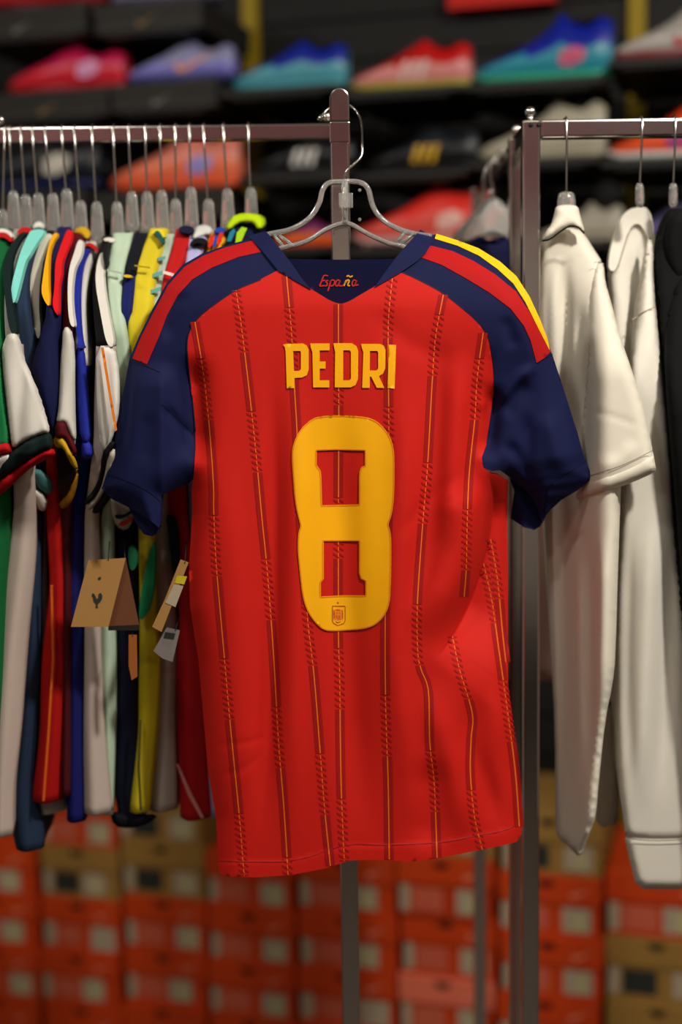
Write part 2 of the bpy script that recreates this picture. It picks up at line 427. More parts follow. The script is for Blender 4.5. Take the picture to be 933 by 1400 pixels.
# black display boxes that carry the boots, on thin shelves
rows = {0: [0, 1], 1: [2, 3, 4, 5, 6, 7], 2: [8, 9, 10, 11, 12, 13], 3: [14, 15, 16, 17]}
for rw, ids in rows.items():
    zs = []
    for i in ids:
        r = ROW[i]; A, B = wallP(r[0]-4, r[2], 0.02), wallP(r[1]-4, r[2], 0.02)
        zt = 0.5*(A[2]+B[2])-0.0005; zs.append((wl(A), wl(B), zt))
    for j, (i, (s0, s1, zt)) in enumerate(zip(ids, zs)):
        nm = ROW[i][6].replace(' football boot', ' boot').replace(' on a black display box', '').replace(' above the clothes rail', ' over the rail')
        nx = zs[j+1][0] if j+1 < len(zs) else s1
        e1 = min(s1, nx-0.006); tall = i < 4 or i in (8, 9)
        hh = 0.062 if tall else 0.014
        lab = ('flat black display box' if tall else 'thin black shelf')+' under the '+nm
        t = thing('display_box' if tall else 'display_shelf', lab, 'display box' if tall else 'shelf', W(0.5*(s0+s1), WC+0.15, zt-hh), 'display boxes under the boots' if tall else 'boot shelves')
        if tall:
            bevel(mesh('body', box_v(s0+.004, e1, WC-0.055, WC+0.27, zt-hh, zt-0.02, W), BOXF, m_riser, t, False), 0.002)
            bevel(mesh('lid', box_v(s0+.002, e1+.002, WC-0.058, WC+0.272, zt-0.024, zt, W), BOXF, m_riser, t, False), 0.002)
        else:
            bevel(mesh('plate', box_v(s0+.002, e1, WC-0.055, WC+0.27, zt-hh, zt, W), BOXF, m_riser, t, False), 0.002)
        if i < 4: swoosh(0.5*(s0+e1), zt-0.040, 0.05, WC-0.0555, mat('bronze_print', (120, 95, 60), kind='plain') if i in (1, 2) else m_swg, t, 'emblem')
        mesh('shelf_bracket', box_v(s0+.03, e1-.03, WC-0.05, WN-0.025, zt-hh-0.006, zt-hh, W), BOXF, black_plastic, t, False)

# ------------------------------------------------------------------ shoe boxes
OR = (196, 60, 8); KR = (150, 112, 52); PK = (226, 112, 84); DO = (182, 52, 8)
bm = {c: mat('box_card_%d' % c[0], c, rough=0.65, kind='card', var=0.06, scale=12) for c in (OR, KR, PK, DO)}
m_white = mat('label_white', (170, 154, 130), kind='card'); m_lred = mat('label_red', (196, 92, 66), kind='card')
m_lyel = mat('label_yellow', (182, 174, 124), kind='card'); m_ink = mat('label_ink', (40, 44, 40), kind='card')
m_sw = mat('box_swoosh', (225, 140, 110), kind='card'); m_hole = mat('thumb_hole', (10, 8, 7), kind='plain')
rb = random.Random(3)
def shoe_box(s0, s1, z0, z1, n, lidc, bodc, kraft, label, group, style):
    t = thing('shoe_box', label, 'shoe box', W(0.5*(s0+s1), n+0.16, z0), group)
    h = z1-z0; zl = z0+h*0.56; wd = s1-s0
    bevel(mesh('body', box_v(s0+.004, s1-.004, n+.006, n+.318, z0, zl, W), BOXF, bm[bodc], t, False), 0.002)
    lid = bevel(mesh('lid', box_v(s0, s1, n, n+.321, zl-0.002, z1, W), BOXF, bm[lidc], t, False), 0.002)
    cx = s0+wd*0.47; r = 0.020
    V = [W(cx, n-.0006, z1-.010)]+[W(cx+r*math.cos(a), n-.0006, z1-.010-r*0.8*math.sin(a)) for a in np.linspace(0, math.pi, 9)]
    mesh('thumb_hole', V, [(0, i, i+1) for i in range(1, 9)], m_hole, lid, False)
    if not kraft: swoosh(s0+wd*0.8, zl+(z1-zl)*0.42, wd*0.2, n, m_sw, lid)
    f = n+.006
    def lab(nm, a0, a1, b0, b1, m):
        mesh(nm, box_v(s0+wd*a0, s0+wd*a1, f-.0012, f, z0+(zl-z0)*b0, z0+(zl-z0)*b1, W), BOXF, m, t, False)
    if style == 2:
        lab('label', .03, .16, .14, .92, m_white); lab('price_sticker', .62, .93, .1, .9, m_white)
        lab('label_panel', .2, .48, .2, .85, m_ink if kraft else m_lred)
    elif style == 3:
        lab('price_sticker', .12, .62, .15, .9, m_white)
    else:
        lab('barcode_label', .03, .13, .14, .9, m_white)
        lab('label_panel', .16, .48, .18, .86, m_ink if kraft else m_lred)
        a = .53 if style == 0 else .62
        lab('price_sticker', a, a+.28, .16, .88, m_white)
        mesh('price_field', box_v(s0+wd*(a+.12), s0+wd*(a+.22), f-.0018, f-.0012, z0+(zl-z0)*.25, z0+(zl-z0)*.7, W), BOXF, m_lyel, t, False)
o, k_ = (OR, OR, 0), (KR, KR, 1)
COLS = [(-62, 50, 1223.5, 69.5, [o]*2, []), (52, 160, 1158, 72, [o, k_], []), (163, 278, 1153, 75, [k_, k_], []),
        (282, 402, 1244, 75, [o]*3, []), (404, 541, 1251, 78, [o, o, (OR, OR, 0)], []), (545, 678, 1256, 83, [k_, (OR, DO, 0), o, (PK, OR, 0)], []),
        (681, 825, 1198, 83, [k_, o, o], []), (828, 982, 1198, 89, [o, k_, k_], []), (985, 1140, 1200, 90, [o, o], [])]
STK = ['all-orange stack beside the single-kraft stack', 'stack with one kraft box', 'stack topped by two kraft boxes', 'all-orange stack touching the two-kraft stack', 'all-orange stack beside the pink-lid stack', 'kraft-topped stack with a pink lid', 'kraft-topped stack beside the pink-lid stack', 'stack with a middle kraft pair', 'all-orange stack past the kraft pair']
up = [1, 1, 1, 1, 1, 2, 1, 0, 0]
for ci, (xl, xr, yref, hp, seq, _) in enumerate(COLS):
    yb = yref
    A, B = wallP(xl, yb), wallP(xr, yb); s0, s1 = wl(A), wl(B)
    zref = 0.5*(A[2]+B[2]); A2 = wallP(0.5*(xl+xr), yb+hp); hm = (zref-A2[2])
    ztop = zref+hm*up[ci]; zc = ztop; i = 0
    while zc > 1e-4:
        h = hm if zc > 1.75*hm else zc
        cc = seq[i] if i < len(seq) else (o if (ci*7+i*3) % 11 else (DO, OR, 0))
        if cc[2]: lb, g = 'kraft brown shoe box with black and white labels in the wall stacks', 'kraft shoe boxes in the stacks'
        elif cc[0] == PK: lb, g = 'orange shoe box with a pink lid between all-orange boxes', None
        elif cc[0] != cc[1] or cc[0] == DO: lb, g = 'orange shoe box with lid and body of two different oranges', 'two-tone orange shoe boxes'
        else: lb, g = 'orange shoe box with white barcode label and price sticker in the wall stacks', 'orange shoe boxes in the stacks'
        j = rb.uniform(-.004, .004); sty = rb.choice([0, 0, 1, 1, 2, 3] if i > 1 else [0, 1])
        if lb.startswith('orange shoe box with white'):
            lb = 'orange shoe box '+['with price sticker close beside its red label panel', 'with price sticker set well apart from its red label panel', 'with narrow white label, red panel and wide white sticker', 'with one plain white sticker on its body'][sty]; g = 'orange boxes, label layout %d' % (sty+1)
        elif cc[2]:
            lb = 'kraft brown shoe box '+['with white sticker close beside its black label', 'with white sticker set apart from its black label', 'with narrow white label, black panel and wide sticker', 'with one plain white sticker'][sty]; g = 'kraft boxes, label layout %d' % (sty+1)
        lb = ('kraft brown' if cc[2] else 'orange')+' shoe box, '+['topmost', 'second from the top', 'third from the top', 'fourth from the top', 'fifth from the top', 'sixth from the top', 'seventh from the top', 'eighth from the top', 'ninth from the top', 'tenth from the top'][min(i, 9)]+' of the '+STK[ci]
        if cc[0] == PK: lb = 'orange shoe box with a pink lid in a stack of orange boxes'
        g = 'kraft shoe boxes' if cc[2] else 'orange shoe boxes'
        shoe_box(s0+.002+j, s1-.002+j, zc-h+0.0004, zc-0.0004, WC+rb.uniform(-.008, .008), cc[0], cc[1], cc[2], lb, g, sty)
        zc -= h; i += 1

# ------------------------------------------------------------------ clothes racks
def px2m(Y): return Y/FPX
t = thing('clothes_rack', 'chrome clothes rack whose end post carries the red jersey', 'clothes rack', Pv(465, 1390, 1.78)*1.0 - Vector((0, 0, Pv(465, 1390, 1.78).z)))
X0 = P(465.5, 230, 1.78)[0]; RY = 1.95
ztop = P(466, 168, 1.78)[2]; zplug = P(466, 122, 1.78)[2]
zr0, zr1 = P(230, 194, RY)[2], P(230, 173, RY)[2]
hw = 0.0115
def vbox(name, x0, x1, y0, y1, z0, z1, m, parent, bv=0.003):
    o = mesh(name, box_v(x0, x1, y0, y1, z0, z1, ident), BOXF, m, parent, False)
    if bv: bevel(o, bv, 3)
    return o
vbox('post', X0-hw, X0+hw, 1.78-hw, 1.78+hw, 0.03, ztop-0.02, chrome, t)
vbox('sleeve_collar', X0-0.0125, X0+0.0125, 1.78-0.0125, 1.78+0.0125, ztop-0.026, ztop, chrome, t, 0.002)
# flat plug with a round top
n = 16; rr = 0.0122; zc = zplug-rr
prof = [(X0-rr, ztop)]+[(X0-rr*math.cos(a), zc+rr*math.sin(a)) for a in np.linspace(0, math.pi, n)]+[(X0+rr, ztop)]
V = [np.array([x, 1.78-.011, z]) for x, z in prof]+[np.array([x, 1.78+.011, z]) for x, z in prof]; k = len(prof)
F = [tuple(range(k)), tuple(range(2*k-1, k-1, -1))]+[(i, k+i, k+(i+1) % k, (i+1) % k) for i in range(k)]
bevel(mesh('post_plug', V, F, chrome, t, False), 0.002, 2)
vbox('cross_tube', X0-0.008, X0+0.008, 1.78+hw, 2.13, P(466, 176, 1.85)[2], P(466, 150, 1.85)[2], chrome, t)
XL = P(-420, 180, RY)[0]
vbox('rail', XL, X0-0.008, RY-0.009, RY+0.009, zr0, zr1, chrome, t, 0.002)
vbox('post', X0-hw, X0+hw, 2.13, 2.13+2*hw, 0.03, zr1+0.01, chrome, t)
for y in (1.78, 2.13): vbox('post', XL-hw, XL+hw, y-hw, y+hw, 0.03, zr1+0.005, chrome, t)
vbox('cross_tube', XL-0.008, XL+0.008, 1.79, 2.12, zr0, zr1, chrome, t)
for x in (X0, XL): vbox('base_tube', x-0.012, x+0.012, 1.55, 2.35, 0.0, 0.03, chrome, t)
for (px, py) in ((447, 160), (1, 165)):
    c = P(px, py, RY); V, F = sphere(c, 0.0065); mesh('ball_finial', V, F, chrome, t)

t = thing('clothes_rack', 'chrome clothes rack with ball finials carrying the cream clothes', 'clothes rack', (P(725, 300, 1.86)[0], 1.86, 0))
RY2 = 1.86
X2 = P(725.5, 250, RY2)[0]; zt2 = P(760, 165, RY2)[2]; zb2 = P(760, 190, RY2)[2]
X2E = P(1250, 170, RY2)[0]
vbox('post', X2-hw, X2+hw, RY2-hw, RY2+hw, 0.03, zt2, chrome, t)
vbox('rail', X2+hw, X2E, RY2-0.011, RY2+0.011, zb2, zt2, chrome, t)
vbox('post', X2E, X2E+2*hw, RY2-hw, RY2+hw, 0.03, zt2, chrome, t)
Y3 = 2.0
vbox('post', X2-hw, X2+hw, Y3-hw, Y3+hw, 0.03, zt2, chrome, t)
vbox('cross_tube', X2-0.008, X2+0.008, RY2+hw, Y3-hw, zb2, zt2, chrome, t)
vbox('cross_tube', X2-0.008, X2+0.008, Y3+hw, 2.55, zb2+.004, zt2-.004, chrome, t)
vbox('post', X2-hw, X2+hw, 2.55, 2.55+2*hw, 0.03, zt2, chrome, t)
for x in (X2, X2E+hw): vbox('base_tube', x-0.012, x+0.012, 1.6, 2.65, 0, 0.03, chrome, t)
for y in (RY2, Y3):
    V, F = join_mesh([sphere((X2, y, zt2+0.011), 0.0075), tube([(X2, y, zt2), (X2, y, zt2+0.006)], 0.004, 10)])
    mesh('ball_finial', V, F, chrome, t)
V, F = join_mesh([tube([(X2+0.004+math.cos(a)*.005, RY2-hw-.0005, zt2-.007), (X2+.004+math.cos(a)*.005, RY2-hw-.001, zt2-.007)], .003, 8) for a in (0, math.pi)])
mesh('slot', V, F, black_plastic, t)

# ------------------------------------------------------------------ the red jersey
red = fab('jersey_red', (194, 27, 17), rough=0.7, spec=0.18)
navy = fab('jersey_navy', (20, 25, 63), rough=0.75, spec=0.15)
stripe_red = fab('stripe_red', (172, 20, 20), rough=0.75, spec=0.15)
yellow = fab('print_yellow', (245, 172, 8), rough=0.42, spec=0.35, bump=0.01)
str_yel = fab('stripe_yellow', (245, 185, 5))
band_m = fab('pinstripe_band', (152, 18, 14), rough=0.7, spec=0.18)
line_m = fab('pinstripe_line', (236, 106, 24), rough=0.6)
edge_m = fab('number_edge', (228, 128, 8), rough=0.45, bump=0.01)
crest_m = fab('crest_line', (165, 75, 12)); crest_f = fab('crest_fill', (225, 125, 25))
esp_r = fab('collar_script_red', (205, 60, 50)); esp_y = fab('collar_script_yellow', (240, 190, 50))
seam_n = fab('seam_navy', (12, 16, 44)); seam_r = fab('seam_red', (150, 16, 14))

BODY = [(381,369),(422,393),(450,410),(458,413.5),(467,415.5),(475,413),(481,410),(515,390),(547,371),(575,384),(604,400),(633,422),(655,442),(668,462),(673,486),(676,515),(675,540.5),(671,573),(666,606),(659,626),
        (661,639),(673,648),(684,650),(695,657),(694,690),(693.6,718),(694.7,774),(694.7,848.6),(695,938),(699,967),(705,1016),(713,1094),(715,1127),(713,1142),(706.6,1151),(688,1156),(647,1164),(599,1173.6),(562,1178),(528,1176),(500,1175.5),(478,1176.6),(448,1186.6),(400,1196),(351,1199.6),(307,1198),
        (300,1192),(298.7,1183),(295.7,1120),(284.6,1053),(279,990),(271.6,904),(260,830),(258.6,774),(263,700),(262,672),(265,650),(267.5,613),(267,580),(263,548),(257.5,504),(255.7,471),(259,453),(270,435),(290,418),(323,396),(356,382)]
SLV_L = [(362,330),(345,326),(307,336),(276,347),(250,362),(228,387),(208,424),(190,460),(177,491),(166,551),(152,628),(139,668),(155,683.5),(177,694),(205,711),(218,722),(220,686),(221,677),(239,668),(258,661),(272,640),(272,560),(268,500),(290,440),(360,392),(392,380),(386,360)]
SLV_R = [(555,345),(577,320),(594,321),(597,320),(626,329),(655,340),(684,358),(706,378),(724,406),(739,438.5),(748,464),(756,486),(771.5,533),(790,591.5),(801,632),(810,653.5),(790,670),(768,683),(755,695),(748,703),(742,715.5),(738,700),(733,688),(722,674),(707,660),(699,653.5),(684,642.6),(673,644),(661,639),(657,626),(655,600),(662,520),(658,476),(640,440),(590,402),(540,378),(540,362)]
SIL = [(340,323),(307,336),(276,347),(250,362),(228,387),(208,424),(190,460),(177,491),(166,551),(152,628),(139,668),(155,683.5),(177,694),(208,733),(218,725),(221,677),(258,661),(262,672),(263,700),(258.6,774),(260,830),(271.6,904),(279,990),(284.6,1053),(295.7,1120),(298.7,1300),
       (713,1300),(715,1127),(713,1094),(705,1016),(699,967),(695,938),(694.7,774),(694,690),(699,654),(722,674),(738,700),(742,716),(755,695),(790,670),(810,653.5),(801,632),(790,591.5),(771.5,533),(756,486),(739,438.5),(724,406),(706,378),(684,358),(655,340),(626,329),(594,321),(575,314),(467,250)]
def gauss_path(pts, path, wd):
    q = np.array(catmull(path, 5)) if len(path) > 2 else np.array(path, float)
    full = np.zeros(len(pts)); lo, hi = q.min(0)-2.7*wd, q.max(0)+2.7*wd
    near = np.all((pts > lo) & (pts < hi), 1)
    if not near.any(): return full
    pts = pts[near]
    best = np.full(len(pts), 1e9); tb = np.zeros(len(pts))
    L = np.concatenate([[0], np.cumsum(np.hypot(*np.diff(q, axis=0).T))]); T = L[-1]
    for i in range(len(q)-1):
        a, d = q[i], q[i+1]-q[i]; t = np.clip(((pts-a) @ d)/max(d @ d, 1e-9), 0, 1)
        ds = np.hypot(*(pts-(a+t[:, None]*d)).T); k = ds < best
        best[k] = ds[k]; tb[k] = (L[i]+t[k]*(L[i+1]-L[i]))/T
    f = np.clip(np.minimum(tb, 1-tb)/0.3, 0, 1); f = f*f*(3-2*f)       # dies out towards both ends
    full[near] = np.exp(-(best/wd)**2)*f
    return full
FOLD = catmull([(663,640),(671,690),(662,755),(642,818),(614,872),(590,903)], 6)
FOLDn = np.array(FOLD)
def path_coords(pts, q):                    # signed distance (>0 on the right-hand, lower side) and position along a path
    best = np.full(len(pts), 1e9); tb = np.zeros(len(pts)); sgn = np.ones(len(pts))
    L = np.concatenate([[0], np.cumsum(np.hypot(*np.diff(q, axis=0).T))]); T = L[-1]
    for i in range(len(q)-1):
        a, d = q[i], q[i+1]-q[i]; r = pts-a; t = np.clip((r @ d)/(d @ d), 0, 1)
        ds = np.hypot(*(r-t[:, None]*d).T); k = ds < best
        best[k] = ds[k]; tb[k] = (L[i]+t[k]*(L[i+1]-L[i]))/T
        sgn[k] = np.where((d[1]*r[:, 0]-d[0]*r[:, 1]) > 0, 1.0, -1.0)[k]
    return best*sgn, tb
def smooth01(t): t = np.clip(t, 0, 1); return t*t*(3-2*t)
def DJ(x, y):
    x = np.asarray(x, float); y = np.asarray(y, float); p = np.stack([x, y], 1)
    d = segdist(p, SIL)
    D = 1.700 + 0.020*(1-np.clip(d/34, 0, 1))**2
    D += 0.040*(np.clip((425-y)/110, 0, 1))**1.6                     # leans back to the hanger
    D += 0.018*smooth01((x-560)/150)*smooth01((y-430)/120)           # whole body turned a little
    D += 0.006*smooth01((330-x)/120)
    # soft pleats down the back: (path, width, depth)
    for path, wd, am in (([(372,470),(376,640),(372,900),(352,1190)], 14, 0.0085),
                         ([(405,480),(405,620),(402,900),(398,1190)], 17, -0.0085),
                         ([(468,520),(470,700),(478,900),(500,1180)], 26, 0.0125),
                         ([(548,450),(552,650),(540,860),(552,1010),(560,1180)], 20, -0.0095),
                         ([(300,560),(318,800),(330,1000),(345,1190)], 24, -0.007),
                         ([(595,430),(602,560),(585,740),(560,860)], 20, 0.0065),
                         ([(630,470),(620,600),(612,760)], 17, -0.0095),
                         ([(652,520),(645,620),(650,690)], 12, 0.0050),
                         ([(590,925),(600,985),(622,1060),(640,1165)], 20, -0.0080),
                         ([(585,1030),(590,1100),(575,1170)], 22, 0.0070),
                         ([(655,930),(645,1010),(668,1080),(690,1150)], 16, 0.0065),
                         ([(676,840),(684,950),(690,1050)], 14, -0.004),
                         ([(290,1020),(330,1016),(372,1006)], 4, 0.0010), ([(296,1062),(330,1052),(360,1030)], 5, 0.0010),
                         ([(500,415),(560,470),(640,500)], 16, 0.002), ([(640,540),(668,520),(672,470)], 8, 0.003),
                         ([(652,560),(668,545)], 6, -0.003), ([(540,745),(580,690),(640,640)], 9, 0.002)):
        D += am*gauss_path(p, path, wd)
    # overlapping fold at the waist on the right
    sg, tb = path_coords(p, FOLDn)
    amp = smooth01(tb/0.25)*smooth01((1-tb)/0.35)
    D += amp*np.where(sg > 0, (0.040+0.014*smooth01(sg/4))*np.exp(-np.maximum(sg, 0)/120), 0.040*np.clip((sg+30)/30, 0, 1)**2)
    D -= amp*0.012*np.exp(-((sg+38)/24)**2)
    # sleeves
    D += 0.020*gauss_path(p, [(262,480),(266,560),(267,640)], 20)*smooth01((y-440)/50)
    D -= 0.017*np.exp(-np.abs(x-221)/np.where(x < 221, 34, 15))*smooth01((y-492)/40)*(x < 262)
    D += 0.007*gauss_path(p, [(222,552),(250,585),(266,600)], 6)
    D += 0.020*gauss_path(p, [(676,520),(670,590),(662,632)], 13)*smooth01((y-470)/60)
    D -= 0.008*gauss_path(p, [(736,498),(706,520),(680,560)], 7)
    D += 0.006*gauss_path(p, [(728,520),(702,545),(690,575)], 9)
    D += 0.006*gauss_path(p, [(720,560),(722,620),(728,660)], 10)
    D -= 0.006*gauss_path(p, [(746,560),(760,620),(772,650)], 14)
    D += 0.007*gauss_path(p, [(690,600),(712,630),(724,660)], 8)
    D += 0.006*gauss_path(p, [(262,395),(240,420),(225,470)], 8)
    D += 0.003*gauss_path(p, [(205,560),(198,640)], 10)
    D += 0.004*gauss_path(p, [(690,430),(705,480)], 9)
    # hem fold line
    hem = np.interp(x, [290,300,400,448,478,530,600,650,690,716], [1176,1177,1176,1163,1154,1154,1151,1142,1134,1122])
    D += np.where(y > hem, -0.0012, 0.0)*smooth01((y-hem)/2.5)
    return D
J = thing('football_jersey', 'red football jersey with navy sleeves and yellow number eight on the end post', 'football jersey', tuple(P(470, 1180, 1.72)))
sheet('sleeve', [SLV_L], DJ, navy, J, 5, 0.0018, 0.02, 'navy raglan sleeve with one red shoulder stripe')
sheet('sleeve', [SLV_R], DJ, navy, J, 5, 0.0018, 0.02, 'navy raglan sleeve with red and yellow shoulder stripes')
_f = np.array(catmull([(663,640),(671,690),(662,755),(642,818),(614,872),(590,903)], 22))[6:]
_t = np.gradient(_f, axis=0); _t /= np.hypot(*_t.T)[:, None]; _n = np.stack([_t[:, 1], -_t[:, 0]], 1)
FX = np.concatenate([_f+_n*k for k in (-9, -6.5, -4.5, -3, -1.5, 0, 1, 2.2, 3.6, 5.5, 8)])
body = sheet('body', [BODY], DJ, red, J, 5, 0.0, 0.035, extra=FX)
lin_d = lambda o: (lambda x, y: DJ(x, y)+o)
sheet('sleeve_inside', [[(176,692),(205,709),(219,720),(217,728),(208,733.5),(197,730.5),(186,716)]], lin_d(0.0), navy, J, 5, 0.012, 0.01)
sheet('sleeve_inside', [[(698,654),(708,660),(724,674),(735,688),(742,712),(740,719),(731,724.6),(717,721),(700.5,710),(702,694),(705,672)]], lin_d(0.0), navy, J, 5, 0.022, 0.01)
sheet('cuff', [[(148,649),(168,656),(190,665),(208,676),(220.5,686),(218,722),(205,711),(177,694),(155,683.5),(138.5,668)]], DJ, navy, J, 4, 0.0004, 0.002)
sheet('cuff', [[(750,666),(764,655),(780,645),(801.5,631.5),(811,653.5),(790,670.5),(768,683.5),(755,695.5),(746,700)]], DJ, navy, J, 4, 0.0004, 0.002)
# shoulder stripes
st = sheet('shoulder_stripe', [[(346,328.5),(307,338.5),(277,350),(252,365),(230,390),(210.5,426),(192.5,461.5),(181,490),(201,498),(217.5,460),(228.5,431),(243,404),(263,382),(290.5,365.5),(327,351),(357,344.5)]], DJ, stripe_red, J, 5, 0.0009, 0.0008)
sheet('shoulder_stripe', [[(589,335.7),(618.5,343),(647.6,356.5),(677,374.7),(706,398.4),(724,425.7),(738.7,453),(754,480.4),(744,490),(734,496),(726,465.8),(717,445.8),(698.6,422),(669.5,400),(636.7,380),(604,362),(575.5,351.7)]], DJ, stripe_red, J, 5, 0.0009, 0.0008)
sheet('shoulder_stripe', [[(597,319.5),(626,328.5),(655,339.5),(684,357.5),(706.5,377.5),(724.5,405.5),(739.5,438),(750,466),(752,479),(742.4,460.3),(731.4,438.5),(718.7,413),(702.3,387.5),(680.4,367.4),(655,349.2),(625.8,335.7),(594.8,326.2)]], DJ, str_yel, J, 5, 0.0006, 0.0008)
# collar
coll = sheet('collar_panel', [[(386,354),(420,354.5),(468,355),(510,354.5),(545,354),(549,371),(515,391),(481,411),(467,417),(450,411),(421,394),(379,369)]], lambda x, y: DJ(x, y)*0+1.738-0.016*np.clip((415-y)/60, 0, 1), navy, J, 5, 0.0, 0.004)
for poly in ([(340,323),(352,319),(364,316),(372,326),(384,341),(398,359),(412,379),(425,395.5),(400,381.5),(381,370.5),(370,357),(357,341)],
             [(575,314),(585,319),(595,323),(590,334),(583,345),(572,356),(548,372.5),(530,383),(512,393),(527,372),(540,354),(557,334)]):
    sheet('collar', [poly], DJ, navy, J, 4, -0.0022, 0.006)
def strokes(name, lst, wd, D, m, parent, off, n=5):
    V, F = join_mesh([strip_v(s, wd, D, off, n) for s in lst]); return mesh(name, V, F, m, parent, False)
ez = lambda L: [(410+x/7.775, 350+y/7.775) for x, y in L]
DC = lambda x, y: 1.738-0.016*np.clip((415-y)/60, 0, 1)
strokes('script_lettering', [ez(s) for s in ([(302,210),(262,207),(246,232),(236,262),(268,256)], [(236,262),(222,290),(215,318),(262,314)],
   [(304,262),(284,262),(280,276),(294,292),(288,312),(266,318)], [(332,258),(318,310),(300,374)], [(322,275),(345,255),(370,262),(364,300),(342,318),(320,312)],
   [(428,264),(402,255),(382,285),(386,315),(406,312),(426,268)], [(430,258),(418,308),(440,318),(468,312)],
   [(602,264),(577,255),(558,285),(562,315),(582,312),(602,268)], [(606,258),(594,308),(626,304)])], 1.75, DC, esp_r, coll, -0.0008)
strokes('script_lettering', [ez(s) for s in ([(494,256),(470,318)], [(478,296),(505,257),(527,262),(512,306),(534,318)], [(500,220),(515,208),(540,222),(564,209)])], 1.9, DC, esp_y, coll, -0.0008)
# sewn lines
strip('seam', [(178,491.5),(200,499.5),(219,508)], 1.2, DJ, seam_n, J, 0.0004)
strip('seam', [(735,496),(745,490),(756,484)], 1.2, DJ, seam_n, J, 0.0004)
strip('seam', [(222,552),(245,575),(266,594)], 1.0, DJ, seam_n, J, 0.0002)
strip('seam', [(148.5,648.5),(168,655.5),(190,664.5),(208,675.5),(220,685.5)], 1.3, DJ, seam_n, J, -0.0003)
strip('seam', [(751,665.5),(764,654.5),(780,644.5),(801,631.5)], 1.2, DJ, seam_n, J, -0.0003)
strip('seam', [(357,382),(324,396),(291,418),(271,435),(259.5,453),(256,471),(258,504),(263.5,548),(267.5,590)], 1.4, DJ, seam_n, J, -0.0005)
strip('seam', [(547,370.5),(575,383.5),(604,399.5),(633,421.5),(655,441.5),(668,461.5),(673,486),(676,515),(675,541),(671,573),(666,606)], 1.4, DJ, seam_n, J, -0.0005)
strip('hem_seam', [(299,1177),(350,1177.5),(400,1176),(448,1163),(478,1154.5),(530,1154.5),(600,1151.5),(650,1142.5),(690,1134.5),(713,1123)], 1.2, DJ, seam_r, body, -0.0009)
# pinstripes: a dark band with an orange line, broken by stretches of rope hatching
PS = [([(266.7,440),(279,515),(286.7,588),(292,664),(292.5,700),(296,774),(307,900),(316,1001),(327,1112),(334,1197)], [490,704,900,1112]),
      ([(323,397),(332,460),(345,570),(352,639),(358,705),(366,785),(374,893),(381,1012),(388.6,1108),(394,1195)], [398,562,764,966,1172]),
      ([(392,377),(399,457),(403,533),(406,584),(409,660),(413,740),(421,848),(429.5,923),(437,1016),(444,1105),(452,1184)], [420,622,826,1030]),
      ([(463,416),(463,480),(463.5,570),(463,700),(463,863),(464.7,930),(466.6,1071),(471,1177)], [470,680,886,1092]),
      ([(537,378),(532,427),(531,475),(531.7,555),(532,640),(530,740),(527,845),(527.5,960),(531,1071),(532.5,1175)], [378,556,744,950]),
      ([(606.5,403),(596,460),(591,526),(585,635),(578,720),(571,826),(571.5,890),(576,915),(586,945),(588,1016),(594,1071),(598,1173)], [430,632,826,1026]),
      ([(661,455),(653,515),(649.5,573),(642,646),(639,719),(638,774),(635,816)], [490,696]),
      ([(619,870),(628.6,915),(646,975),(644.5,1010),(643.5,1056),(649,1116),(660,1162)], [872,1080]),
      ([(661,768),(673,822),(682,885),(693.6,967),(704.7,1053),(710.5,1130)], [768,930]),
      ([(671,735),(680.6,793),(687,860),(692,905)], [735])]
for path, hs in PS:
    c = np.array(catmull(path, 14)); yy = c[:, 1]
    cx = lambda y: np.interp(y, yy, c[:, 0])
    hs = [(h, h+84) for h in hs]
    def hat(y): return any(a <= y <= b for a, b in hs)
    bands, lines = [], []
    y0, y1 = yy[0], yy[-1]
    cuts = sorted({y0, y1} | {v for h in hs for v in h if y0 < v < y1})
    for a, b in zip(cuts[:-1], cuts[1:]):
        if hat((a+b)/2):
            q = a+2
            while q < b-4:
                for sx in (-7.0, 1.2):
                    pts = [(cx(q)+sx, q), (cx(q)+sx+5.8, q+3.8), (cx(q)+sx+5.8, q+6.4), (cx(q)+sx, q+2.6)]
                    A = np.array(pts); bands.append((list(P(A[:, 0], A[:, 1], DJ(A[:, 0], A[:, 1])-0.0006)), [(0, 1, 2, 3)]))
                lines.append(strip_v([(cx(q+.5), q+.5), (cx(q+5.5), q+5.5)], 1.25, DJ, -0.0011, 1))
                q += 8.2
        else:
            ys = np.linspace(a, b, max(2, int((b-a)/5)))
            bands += [strip_v([(cx(v)+sx, v) for v in ys], 3.15, DJ, -0.0006, 1) for sx in (-4.7, -1.57, 1.57, 4.7)]
            lines.append(strip_v([(cx(v), v) for v in ys], 1.5, DJ, -0.0011, 1))
    V, F = join_mesh(bands); ps = mesh('pinstripe', V, F, band_m, J, True)
    V, F = join_mesh(lines); mesh('pinstripe_thread', V, F, line_m, ps, False)
# name and number
zt = lambda L: [(340+x/3.112, 430+y/3.112) for x, y in L]
def rnd(poly): return chaikin(poly, 2)
EIGHT = zt([(400,428),(300,432),(260,450),(215,495),(190,550),(183,600),(190,700),(198,800),(214,875),(222,900),(211,930),(208,1000),(218,1100),(228,1190),(245,1255),(280,1310),(320,1345),(360,1348),(420,1345),(500,1338),(545,1320),(585,1275),(603,1220),(606,1150),(608,1050),(608,950),(602,912),(594,893),(610,855),(620,780),(622,650),(620,580),(608,530),(580,485),(545,452),(500,435)])
H1 = zt([(290,580),(370,577),(495,580),(495,643),(480,650),(472,670),(470,700),(470,808),(400,810),(313,812),(310,690),(307,665),(290,640)])
H2 = zt([(320,965),(470,965),(470,1100),(478,1125),(497,1135),(497,1195),(400,1195),(308,1200),(308,1140),(320,1125),(320,1090)])
num = sheet('number', [rnd(EIGHT), H1, H2], DJ, yellow, J, 4, -0.0020)
